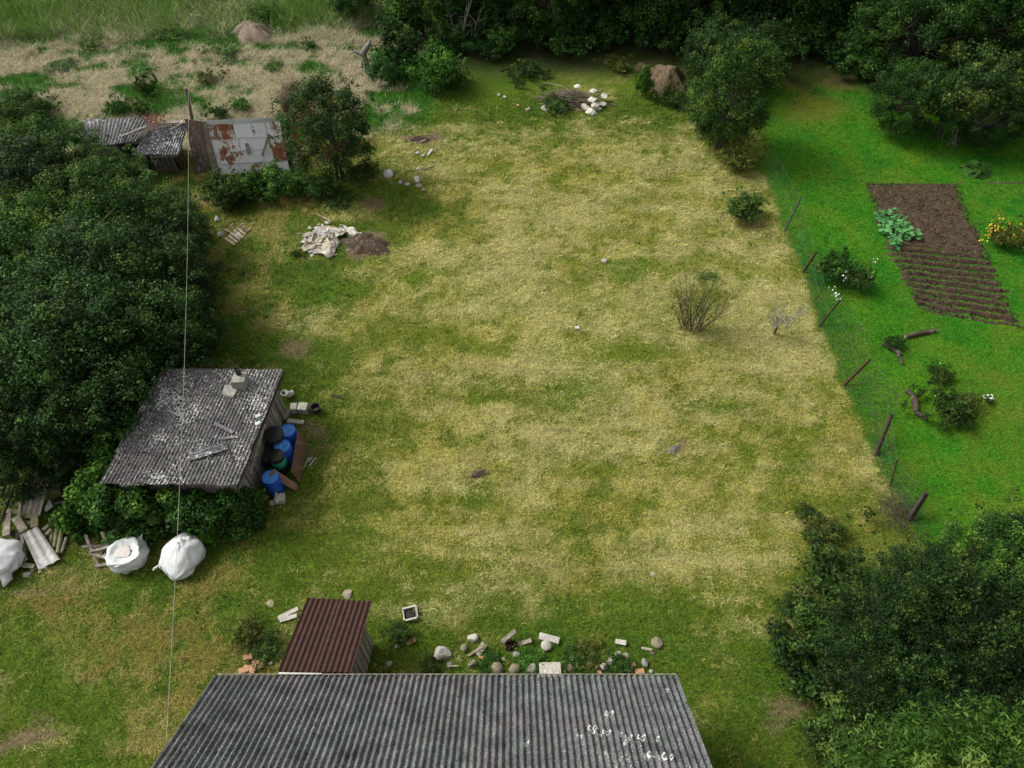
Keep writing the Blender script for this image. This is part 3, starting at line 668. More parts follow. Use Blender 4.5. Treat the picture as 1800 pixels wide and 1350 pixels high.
lay = [[(0, .38, 2), (.38, .62, 0), (.62, .80, 1), (.80, 1.0, 1)], [(0, .41, 1), (.41, .80, 0), (.80, 1.0, 2)], [(0, .43, 1), (.43, .82, 0), (.82, 1.0, 2)], [(0, .34, 1), (.34, .64, 1), (.64, 1.0, 0)]]
vv = 0.10
for r_, row in enumerate(lay):
    hh = (.62, .60, .58, .55)[r_]
    for (a, b2, k) in row:
        rr = random.Random(r_*10+int(a*100)); w0, w1 = a*TW+.012, b2*TW-.004
        mb = MB(); z = .01+.02*(3-r_)+rr.uniform(0, .012)
        n = 5
        pts = [(w0+(w1-w0)*i/n, rr.uniform(-.012, .012)) for i in range(n+1)]
        top = [PT(u, vv+d_, z+rr.uniform(-.012, .012)) for u, d_ in pts]; bot = [PT(u, vv+hh+.05+d_*2+rr.uniform(-.01, .03), z+.02+rr.uniform(-.012, .014)) for u, d_ in pts]
        m_ = n+1
        vs = top+bot+[p-tn*.006 for p in top]+[p-tn*.006 for p in bot]
        fs = []
        for i in range(n): fs += [(i, m_+i, m_+i+1, i+1), (2*m_+i, 2*m_+i+1, 3*m_+i+1, 3*m_+i), (m_+i, 3*m_+i, 3*m_+i+1, m_+i+1), (i, i+1, 2*m_+i+1, 2*m_+i)]
        fs += [(0, 2*m_, 3*m_, m_), (n, m_+n, 3*m_+n, 2*m_+n)]
        mb.add(vs, fs).build('metal_sheet', TIN[k], tin)
    vv += hh
for i in range(3):
    a = [-.10, .42, .98][i]*TW*.93; b2 = [.44, 1.0, 1.5][i]*TW*.93
    if i == 2: continue
    sag = .05*i
    MB().hexa([PT(a, .13+.0, .06), PT(b2, .13, .06), PT(b2, -.10, .15+sag), PT(a, -.10, .12)], [PT(a, .13, .075), PT(b2, .13, .075), PT(b2, -.12, .20+sag), PT(a, -.12, .16)]).build('ridge_strip', TIN[0], tin)
for x, y, x2, y2, w_ in ((433, 252, 438, 272, .16), (473, 236, 461, 274, .10)):
    q1 = plane_hit(x, y, tl+tn*.12, tn)-to; q2 = plane_hit(x2, y2, tl+tn*.20, tn)-to
    MB().plank(q1, q2, w_, .03, up=tn).build('prop_board', WOOD_GREY, tin)
body = [PT(.05, .14, -.05), PT(TW-.05, .14, -.05), PT(TW-.05, 2.5, -.05), PT(.05, 2.5, -.05)]
bk = [body[0]+Vector((.1, .55, -.9)), body[1]+Vector((0, .55, -.9))]
MB().add([body[0], body[1], body[2], body[3], bk[0], bk[1], Vector((bk[0].x, bk[0].y, 0)), Vector((bk[1].x, bk[1].y, 0)), Vector((body[2].x, body[2].y, 0)), Vector((body[3].x, body[3].y, 0))],
 [(0, 1, 2, 3), (0, 4, 5, 1), (4, 6, 7, 5), (0, 3, 9, 6, 4), (1, 5, 7, 8, 2), (3, 2, 8, 9)]).build('wall', WOOD_DARK, tin)
for i in range(6):
    q = PT(TW+.06+.05*i, 1.1+.08*i, -.15); MB().tube([q, Vector((q.x+.12+.03*i, q.y-.35-.04*i, .02))], .022, 5).build('stake', WOOD_PLANK, tin)

# brown panel leaning between the two ruins
q = [gp(325, 208, 2.65), gp(352, 213, 2.6), gp(372, 300, .28), gp(346, 305, .10)]
mid = (q[0]+q[2])/2; mid.z = 0; nn = (q[1]-q[0]).cross(q[3]-q[0]).normalized()
if nn.y > 0: nn = -nn
PANEL = M('panel_brown', (.13, .095, .07), (.075, .055, .042), (.30, .27, .23), scale=5, stretch=(1, 1, .5), lo=.35, hi=.72)
tag(MB().hexa([p-mid for p in q], [p-mid+nn*.06 for p in q]).build('brown_panel', PANEL, None, loc=mid), 'tall brown weathered panel leaning between the two old sheds', 'panel')
q = [gp(352, 212, 2.55), gp(362, 213, 2.5), gp(384, 294, .35), gp(373, 300, .30)]
mid = (q[0]+q[2])/2; mid.z = 0
tag(MB().hexa([p-mid for p in q], [p-mid+nn*.05 for p in q]).build('brown_panel', WOOD_OLD, None, loc=mid), 'narrow upright board strip between brown panel and metal sheets', 'panel')
# ---- slate roofed ruin left of it
ruin = empty('old_slate_shed', (gp(240, 245, 1.5).x, gp(240, 245, 1.5).y, 0), 0, 'collapsing old shed with a broken grey slate roof, far left', 'shed')
ro = Vector(ruin.location)
def ruin_roof(cs, nc, nr, seed):
    W_, L_ = (cs[1]-cs[0]).length, (cs[2]-cs[0]).length; PR = quad_map(cs[0]-ro, cs[1]-ro, cs[2]-ro, cs[3]-ro, W_, L_)
    for r_ in range(nr):
        for c_ in range(nc):
            rr = random.Random(seed+c_*3+r_*19); dz = rr.uniform(0, .03)
            corr_sheet(lambda u, v, h: PR(u, v, h+dz), c_*W_/nc, (c_+1)*W_/nc+.05, r_*L_/nr+rr.uniform(-.05, .03), (r_+1)*L_/nr+.08, .13, .05, nseg=6, nv=2, lift=.02, seed=seed+c_).build('roof_sheet', SLATE_RUIN, ruin, True)
    return PR
ruin_roof([gp(232, 274, 1.5), gp(312, 272, 1.5), gp(262, 232, 2.05), gp(330, 218, 2.1)], 3, 2, 5)
ruin_roof([gp(150, 262, 1.75), gp(236, 250, 1.75), gp(146, 212, 2.2), gp(262, 208, 2.2)], 4, 2, 50)
for a, b2, w_ in ((gp(212, 240, 2.2), gp(258, 222, 2.3), .12), (gp(279, 216, 2.25), gp(322, 214, 2.25), .22), (gp(300, 228, 2.3), gp(322, 216, 2.3), .06)):
    MB().plank(a-ro, b2-ro, w_, .05).build('roof_board', WOOD_GREY, ruin)
wl = [gp(240, 300, 0), gp(312, 300, 0), gp(322, 262, 0), gp(160, 262, 0)]
MB().hexa([p-ro for p in wl], [p-ro+Vector((0, .1, 1.42)) for p in wl]).build('wall', WOOD_DARK, ruin)
for i in range(5):
    p = wl[0].lerp(wl[1], .55+i*.11); MB().plank((p.x-ro.x, p.y-ro.y-.05, 0), (p.x-ro.x, p.y-ro.y-.05, 1.38-.08*i), .17, .03, up=Vector((0, 1, 0))).build('plank', WOOD_GREY, ruin)
MB().plank(gp(264, 276, 1.38)-ro, gp(312, 274, 1.38)-ro, .08, .08).build('eave_beam', WOOD_GREY, ruin)
# ---- pole and cable
pb = Vector((-16.0, 32.1, 0)); pt = gp(326, 154, 4.9)
tag(MB().tube([(0, 0, -.1), (pt-pb)*.5+Vector((.02, 0, 0)), pt-pb], [.10, .085, .07], 8).build('wooden_pole', WOOD_OLD, None, True, loc=pb), 'leaning bare wooden pole standing behind the old sheds', 'pole')
ca = pt + Vector((.08, 0, -.12)); cb = plane_hit(292, 1306, Vector((HX0-.12, 0, 0)), Vector((1, 0, 0)))
pts = []
for i in range(41):
    t = i/40; p = ca.lerp(cb, t); p.z -= 4*.45*t*(1-t); pts.append(p)
CABLE = M('cable', (.28, .27, .22), (.22, .21, .17), scale=3, bmp=0)
cm = pts[20].copy(); tag(MB().tube([p-cm for p in pts], .0055, 5).build('overhead_cable', CABLE, None, loc=cm), 'thin pale cable sagging from the pole over the shed to the house', 'cable')
# ================================================================== PLANTS
def unit(v): return v/np.maximum(np.linalg.norm(v, axis=-1, keepdims=True), 1e-9)
def rdir(n, r): return unit(r.normal(size=(n, 3)))
def leaf_quads(P, N, size, asp, r, droop=0.0, tdir=None):
    """one bent rhombus per leaf"""
    n = len(P); t = rdir(n, r) if tdir is None else unit(tdir + .6*r.normal(size=(n, 3)))
    t[:, 2] -= droop; t = unit(t - N*(t*N).sum(1, keepdims=True)); bt = np.cross(N, t)
    s = size[:, None]
    a = P - t*s*.5; c = P + t*s*.5 - N*s*.10
    l = P + bt*s*asp*.5 + N*s*.06; rr = P - bt*s*asp*.5 + N*s*.06
    V = np.stack([a, rr, c, l], 1).reshape(-1, 3)
    return V
def leaf_mesh(name, P, N, size, asp, r, lv=None, droop=0.0, tdir=None):
    V = leaf_quads(P, N, size, asp, r, droop, tdir)
    F = np.arange(len(V)).reshape(-1, 4)
    lv = r.random(len(P)) if lv is None else lv
    return np_mesh(name, V, F, {'lv': lv})
def clump_leaves(cent, crad, per, r, up=.55, out=.6, rnd=.55, flat=.8):
    P = []; N = []; L = []
    for c, cr, m in zip(cent, crad, per):
        d = rdir(m, r); rad = cr*(r.random(m)**.45)[:, None]
        p = c + d*rad*np.array([1, 1, flat])
        nn = unit(out*d + up*np.array([0, 0, 1.]) + rnd*r.normal(size=(m, 3)))
        P.append(p); N.append(nn)
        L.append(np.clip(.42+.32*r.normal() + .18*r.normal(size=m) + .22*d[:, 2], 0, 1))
    return np.concatenate(P), np.concatenate(N), np.concatenate(L)
def lobe(d, r, k=7, amt=.28):
    """uneven outline: bulges in a few random directions"""
    q = rdir(k, r); a = r.uniform(-.7, 1, k)
    return 1 + amt*sum(ai*np.maximum(0, (d*qi).sum(1))**3 for ai, qi in zip(a, q))

def broadleaf(name, seed, rx=2.4, rz=2.0, zc=2.9, nclump=170, per=200, leaf=.092, asp=.55, trunk_r=.09, stems=3, cr=.46, inner=.55, droop=.2, open_=0.0, up=.55, skirt=True, amt=.28):
    r = np.random.default_rng(seed)
    d = rdir(nclump, r); d[:, 2] = np.where(d[:, 2] < -.9, -d[:, 2]*.5, d[:, 2])
    rad = (inner + (1-inner)*r.random(nclump)**.6)*lobe(d, r, 7, amt)
    c = d*rad[:, None]*np.array([rx, rx, rz]) + np.array([0, 0, zc])
    if skirt: c[:, 2] = np.where(c[:, 2] < zc, zc-(zc-c[:, 2])*(zc-.3)/rz, c[:, 2])
    c[:, 2] = np.maximum(c[:, 2], .35)
    if open_: c = c[r.random(nclump) > open_]
    crad = cr*r.uniform(.45, 1.5, len(c))
    ns = nclump//3; ds = rdir(ns, r); ds[:, 2] = np.abs(ds[:, 2])*.8; sprig = ds*(lobe(ds, r, 7, amt)*r.uniform(1.02, 1.2, ns))[:, None]*np.array([rx, rx, rz])+np.array([0, 0, zc])
    sprig[:, 2] = np.maximum(sprig[:, 2], .25)
    P, N, L = clump_leaves(np.concatenate([c, sprig]), np.concatenate([crad, cr*r.uniform(.3, .6, ns)]), np.concatenate([(per*r.uniform(.6, 1.4, len(c))).astype(int), np.full(ns, max(6, per//7))]), r, up=up)
    crown = leaf_mesh(name+'_crown', P, N, leaf*np.clip(np.exp(r.normal(size=len(P))*.34), .4, 1.55), asp, r, L, droop)
    mb = MB(); k_ = rx/2.4; roots = [Vector((r.normal()*.18*k_*(stems > 1), r.normal()*.18*k_*(stems > 1), -.1)) for _ in range(stems)]
    tips = c[r.permutation(len(c))[:max(14, len(c)//5)]]
    forks = [Vector((ro.x*2+r.normal()*.25*k_, ro.y*2+r.normal()*.25*k_, zc*.5)) for ro in roots]
    for ro, fk in zip(roots, forks):
        md = (ro+fk)/2 + Vector((r.normal()*.1, r.normal()*.1, 0))
        mb.tube([ro, md, fk], [trunk_r*1.25, trunk_r, trunk_r*.75], 7)
    for t in tips:
        fk = forks[r.integers(len(forks))]; tv = Vector(t)
        m1 = fk.lerp(tv, .35)+Vector((r.normal()*.18, r.normal()*.18, .18))*k_; m2 = fk.lerp(tv, .7)+Vector((r.normal()*.15, r.normal()*.15, .1))*k_
        mb.tube([fk, m1, m2, tv], [trunk_r*.6, trunk_r*.42, trunk_r*.25, .008], 5, cap=False)
    return crown, mb.mesh(name+'_trunk', True)

BARK = M('bark', (.06, .05, .04), (.03, .025, .02), scale=6, stretch=(1, 1, .25), bmp=.6)
BARK_PALE = M('bark_pale', (.22, .20, .17), (.10, .09, .075), scale=6, stretch=(1, 1, .3), bmp=.5)
LEAF = {
 'corner': leaf_mat('leaf_corner_shade', (.006, .019, .004), (.019, .053, .008), (.075, .125, .022)),  # plum leaf darkened; the dimness of this corner is put into the colour
 'plum': leaf_mat('leaf_plum', (.008, .024, .005), (.023, .064, .010), (.080, .140, .028)),
 'mid': leaf_mat('leaf_mid', (.014, .045, .006), (.044, .110, .012), (.13, .20, .03)),
 'wood': leaf_mat('leaf_wood', (.012, .040, .008), (.038, .110, .016), (.10, .20, .034)),
 'yew': leaf_mat('leaf_yew', (.009, .030, .005), (.028, .080, .010), (.07, .145, .02)),
 'rowan': leaf_mat('leaf_rowan', (.014, .040, .008), (.035, .080, .014), (.085, .11, .026)),
 'apple': leaf_mat('leaf_apple', (.018, .050, .010), (.055, .105, .018), (.16, .19, .035)),
 'willow': leaf_mat('leaf_willow', (.026, .070, .007), (.062, .140, .014), (.17, .26, .05), trans=.3),
 'bright': leaf_mat('leaf_bright', (.020, .065, .008), (.048, .130, .014), (.10, .21, .026)),
 'squash': leaf_mat('leaf_squash', (.05, .16, .045), (.085, .25, .075), (.15, .34, .12)),
 'box': leaf_mat('leaf_box', (.018, .042, .008), (.042, .084, .013), (.085, .14, .026)),
 'olive': leaf_mat('leaf_olive', (.035, .060, .010), (.085, .105, .018), (.15, .15, .03)),
 'vine': leaf_mat('leaf_vine', (.012, .038, .006), (.032, .088, .011), (.075, .16, .02)),
 'bluegreen': leaf_mat('leaf_bluegreen', (.022, .07, .014), (.045, .12, .024), (.09, .19, .045)),
}
SP = {}
SP['plum0'] = broadleaf('plum0', 1, per=190); SP['plum1'] = broadleaf('plum1', 2, rx=2.3, rz=2.2, per=190); SP['plum2'] = broadleaf('plum2', 3, rx=2.6, rz=1.8, zc=2.6, per=190)
SP['wood0'] = broadleaf('wood0', 4, rx=2.7, rz=3.2, zc=4.4, nclump=170, per=150, leaf=.14, trunk_r=.14, stems=1, cr=.6, droop=.5)
SP['wood1'] = broadleaf('wood1', 5, rx=2.4, rz=3.6, zc=4.6, nclump=170, per=150, leaf=.13, trunk_r=.13, stems=2, cr=.55, droop=.6)
SP['yew'] = broadleaf('yew', 6, rx=2.8, rz=2.8, zc=3.4, nclump=260, per=150, leaf=.15, asp=.26, cr=.5, droop=.5, stems=2, trunk_r=.12, up=.7)
SP['apple'] = broadleaf('apple', 7, skirt=False, rx=2.2, rz=1.5, zc=3.1, nclump=100, per=130, leaf=.11, asp=.5, cr=.42, stems=1, trunk_r=.12, open_=.1)
SP['willow'] = broadleaf('willow', 8, skirt=False, rx=1.9, rz=1.6, zc=6.6, nclump=150, per=190, leaf=.115, asp=.25, cr=.42, stems=1, trunk_r=.14, droop=.3, up=.8)
SP['rowan'] = broadleaf('rowan', 9, rx=2.0, rz=2.3, zc=2.9, nclump=150, per=150, leaf=.13, asp=.3, cr=.42, stems=3, trunk_r=.07, droop=.4)
SP['low'] = broadleaf('low', 10, rx=1.1, rz=.75, zc=.65, nclump=70, per=120, leaf=.09, asp=.6, trunk_r=.03, stems=4, cr=.26, inner=.5)
SP['weed0'] = broadleaf('weed0', 31, rx=1.0, rz=.42, zc=.26, nclump=75, per=52, leaf=.075, asp=.45, trunk_r=.012, stems=6, cr=.17, inner=.12, amt=.9, up=.5)
SP['weed1'] = broadleaf('weed1', 33, rx=1.0, rz=.5, zc=.3, nclump=60, per=58, leaf=.09, asp=.5, trunk_r=.012, stems=6, cr=.19, inner=.1, amt=1.0, up=.5)
SP['ball'] = broadleaf('ball', 12, rx=.50, rz=.46, zc=.5, nclump=120, per=60, leaf=.055, asp=.6, trunk_r=.02, stems=5, cr=.13, inner=.3, amt=.5)

def plant(kind, mat, name, px, py, sc, label, cat='tree', group=None, zf=None, rot=None, sz=None, base=None):
    crown, trunk = SP[kind]
    zc = {'plum0': 2.9, 'plum1': 2.9, 'plum2': 2.6, 'wood0': 4.4, 'wood1': 4.6, 'yew': 3.4, 'apple': 3.1, 'willow': 6.6, 'rowan': 2.9, 'low': .65, 'ball': .55, 'weed0': .26, 'weed1': .3}[kind]
    szz = sz or sc
    p = gp(px, py, zc*szz) if base is None else Vector(base)
    e = empty(name, (p.x, p.y, 0), rot if rot is not None else random.uniform(0, 6.28), label, cat, group)
    e.scale = (sc, sc, szz)
    part = ('trunk', 'crown') if cat == 'tree' else ('stems', 'foliage')
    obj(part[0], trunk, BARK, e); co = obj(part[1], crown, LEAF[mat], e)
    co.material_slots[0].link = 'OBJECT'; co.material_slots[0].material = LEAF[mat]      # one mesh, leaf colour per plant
    return e

G = 'bushes of the dark thicket on the left'
for i, (k, m, x, y, s, lab) in enumerate([
 ('plum1', 'mid', 35, 225, .80, 'pale green bush at the left photo edge, farthest of the thicket'),
 ('plum0', 'mid', 100, 275, .78, 'lighter green bush just left of the grey slate roofed ruin'),
 ('plum2', 'mid', 188, 318, .68, 'light green bush overhanging the grey slate roof of the ruin'),
 ('plum1', 'plum', 45, 335, 1.0, 'dark bush at the left edge beside the tangle of bare branches'),
 ('plum0', 'mid', 175, 385, .92, 'bush with lit top below the grey slate roofed ruin'),
 ('plum2', 'plum', 258, 378, .68, 'small dark bush left of the cable, below the brown leaning panel'),
 ('plum0', 'plum', 312, 410, .58, 'low dark bush right beside the splintered crate on the grass'),
 ('plum2', 'mid', 70, 440, 1.0, 'bush with yellowish leaves at left edge, mid thicket'),
 ('plum1', 'plum', 182, 490, 1.05, 'large dark bush in the very middle of the thicket'),
 ('plum0', 'plum', 285, 492, .78, 'dark bush under the overhead cable, nearest the green grass patch'),
 ('plum2', 'plum', 25, 575, 1.0, 'dark bush at the left edge level with the bare soil patch'),
 ('plum1', 'plum', 140, 600, 1.1, 'tall dark bush left of the back corner of the slate shed'),
 ('plum0', 'plum', 245, 590, .88, 'dark bush right behind the back left corner of the slate shed'),
 ('plum2', 'plum', 312, 585, .60, 'low dark bush behind the top edge of the slate shed roof'),
 ('plum0', 'plum', 50, 690, 1.0, 'dark bush at left edge above the scrap timber heap'),
 ('plum1', 'plum', 165, 690, .88, 'dark bush beside the left edge of the slate shed roof'),
 ('plum2', 'plum', 15, 780, .75, 'dark bush in the left corner directly behind the scrap timber'),
 ('plum2', 'plum', 105, 770, .62, 'small dark bush between scrap timber and the vine on the shed'),
 ('plum1', 'plum', 330, 505, .46, 'small bush at the right fringe of the thicket by the grass')]):
    plant(k, m, 'thicket_bush', x, y, s, lab, 'bush', G)

G = 'trees of the wood along the back'
for (k, m, x, y, s, lab) in [
 ('wood1', 'wood', 740, 62, .95, 'dark tree at the left end of the wood, beside the pale bare trunk'),
 ('wood0', 'wood', 860, 55, .95, 'dark tree behind the pale forked bare trunk'),
 ('yew', 'yew', 960, 72, .95, 'drooping conifer in the wood behind the brush pile'),
 ('wood1', 'wood', 1060, 62, .95, 'dark tree in the wood straight behind the white rubbish'),
 ('wood0', 'wood', 1155, 66, 1.0, 'dark tree in the wood above the brown earth mound'),
 ('wood1', 'wood', 1250, 70, 1.0, 'dark tree behind the big leafy shrub at the plot corner'),
 ('wood0', 'wood', 1345, 55, 1.0, 'dark tree left of the shady gap at the back of the lawn'),
 ('wood1', 'wood', 1445, 62, 1.0, 'dark tree standing behind the shady gap at the back of the lawn'),
 ('wood0', 'wood', 800, 12, 1.1, 'dark tree in the second row of the wood, left end'),
 ('wood1', 'wood', 930, 8, 1.1, 'dark tree in the second row, behind the drooping conifer'),
 ('wood0', 'wood', 1060, 5, 1.15, 'dark tree in the second row at the top centre'),
 ('wood1', 'wood', 1190, 8, 1.1, 'dark tree in the second row above the earth mound'),
 ('wood0', 'wood', 1320, 5, 1.15, 'dark tree in the second row above the big leafy shrub'),
 ('wood1', 'wood', 1450, 10, 1.1, 'dark tree in the second row above the shady gap'),
 ('yew', 'yew', 1560, 140, 1.05, 'big dark feathery tree at the back left of the neighbouring lawn'),
 ('yew', 'yew', 1665, 120, 1.1, 'big dark feathery tree behind the apple tree'),
 ('wood0', 'wood', 1770, 150, .95, 'dark tree at the right edge behind the apple tree'),
 ('wood1', 'wood', 1575, 60, 1.0, 'dark tree top behind the feathery tree on the left'),
 ('wood0', 'mid', 1690, 40, 1.05, 'lighter green tree at the top right'),
 ('wood1', 'mid', 1800, 50, 1.0, 'lighter green tree in the top right corner'),
 ('wood1', 'wood', 1825, 235, .62, 'low dark tree cut by the right edge beside the apple tree'),
 ('plum1', 'wood', 625, 28, .75, 'dark bush at the top edge between the field and the wood')]:
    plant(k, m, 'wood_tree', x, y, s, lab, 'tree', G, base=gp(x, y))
plant('plum1', 'mid', 'leafy_shrub', 1295, 150, .85, 'big leafy dark green shrub at the far right corner of the plot', 'bush', sz=1.15)
plant('plum0', 'plum', 'leafy_shrub', 1262, 95, .75, 'dark leafy shrub joining the big one to the wood, left', 'bush')
plant('plum2', 'plum', 'leafy_shrub', 1335, 85, .75, 'dark leafy shrub joining the big one to the wood, right', 'bush')
plant('yew', 'yew', 'feathery_shrub', 1600, 165, .62, 'dark feathery shrub left of the apple tree foot', 'bush')
plant('yew', 'yew', 'feathery_shrub', 1760, 190, .6, 'dark feathery shrub right behind the apple tree foot', 'bush')
plant('plum2', 'plum', 'leafy_shrub', 1248, 190, .45, 'low leafy shrub at the foot of the big one by the plot corner', 'bush')
plant('rowan', 'rowan', 'rowan_tree', 578, 222, 1.0, 'bushy tree with red berries right of the rusty metal shed', 'tree', rot=.4)
plant('apple', 'apple', 'apple_tree', 1700, 140, 1.0, 'sparse yellow green apple tree with grey bare branches on the lawn', 'tree', rot=1.0)
plant('willow', 'willow', 'willow_tree', 1660, 1425, .92, 'bright narrow leaved tree top at the bottom edge right', 'tree', rot=.2)
plant('willow', 'willow', 'willow_tree', 1880, 1405, .92, 'bright narrow leaved tree top in the bottom right corner', 'tree', rot=2.2)

G = 'undergrowth bushes along the foot of the wood'
for x, y, s, sz, where in [
 (705, 72, 1.2, 1.6, 'left end of the wood, behind the blue green bush'),
 (790, 88, 1.1, 1.0, 'foot of the pale bare trunk, left side'),
 (868, 92, 1.3, 1.1, 'foot of the pale bare trunk, right side'),
 (905, 70, 1.5, 1.8, 'wood edge, just left of the drooping conifer'),
 (985, 88, 1.5, 1.3, 'wood edge straight behind the brush pile stick'),
 (1040, 78, 1.4, 1.3, 'wood edge behind the left half of the brush pile'),
 (1110, 76, 1.5, 1.5, 'wood edge behind the white rubbish'),
 (1168, 82, 1.4, 1.3, 'wood edge left of the brown hay mound'),
 (1215, 95, 1.4, 1.5, 'wood edge directly behind the brown hay mound'),
 (1375, 92, 1.4, 1.3, 'left side of the shady gap behind the lawn'),
 (1420, 88, 1.5, 1.2, 'middle of the shady gap behind the lawn'),
 (1470, 98, 1.5, 1.3, 'right side of the shady gap behind the lawn'),
 (1500, 130, 1.4, 1.2, 'left foot of the big feathery tree'),
 (1000, 48, 1.8, 2.2, 'second row between the trunks behind the brush pile'),
 (1100, 45, 1.8, 2.2, 'second row between the trunks behind the white rubbish'),
 (1290, 55, 1.8, 2.2, 'second row behind the big leafy shrub'),
 (1400, 55, 1.8, 2.2, 'second row at the back of the shady gap'),
 (820, 55, 1.7, 2.0, 'second row behind the pale bare trunk'),
 (1480, 55, 1.8, 2.2, 'second row left of the big feathery tree')]:
    plant('low', 'wood', 'undergrowth_bush', x, y, s, 'dark undergrowth bush, '+where, 'bush', G, sz=sz, base=gp(x, y))

G = 'bushes of the overgrown corner at the lower right'
for (k, m, x, y, s, lab) in [
 ('weed1', 'box', 1475, 1005, 1.3, 'low bush at the edge of the dry grass, right of the fence end'),
 ('plum1', 'corner', 1630, 1015, .48, 'dark bush just below the last dark fence post'),
 ('plum0', 'mid', 1745, 985, .58, 'bush with lit leaves at the near end of the lawn'),
 ('plum2', 'corner', 1835, 985, .66, 'dark bush cut by the right edge at the near end of the lawn'),
 ('plum2', 'corner', 1570, 1100, .62, 'dark bush in the middle of the overgrown corner, near the grass'),
 ('plum0', 'corner', 1695, 1095, .74, 'large dark bush in the middle of the overgrown corner'),
 ('plum1', 'corner', 1815, 1110, .72, 'dark bush at the right edge of the overgrown corner'),
 ('weed0', 'box', 1425, 1095, 1.3, 'low weedy bush at the left fringe of the overgrown corner'),
 ('weed1', 'corner', 1425, 1170, 1.3, 'low dark bush at the left fringe, above the brown bare strip'),
 ('plum2', 'corner', 1530, 1195, .48, 'dark bush right of the brown bare strip'),
 ('plum1', 'corner', 1640, 1200, .52, 'shaded bush above the bright narrow leaved tree'),
 ('plum0', 'corner', 1770, 1205, .55, 'shaded bush at the right edge above the bright tree'),
 ('low', 'box', 1475, 1265, .95, 'low bush with lobed leaves beside the brown bare strip'),
 ('low', 'box', 1470, 1340, .8, 'low bush at the bottom edge left of the bright tree'),
 ('weed0', 'olive', 1450, 935, .8, 'scrubby brownish weed clump on the dry grass near the fence end')]:
    plant(k, m, 'corner_bush', x, y, s, lab, 'bush', G)

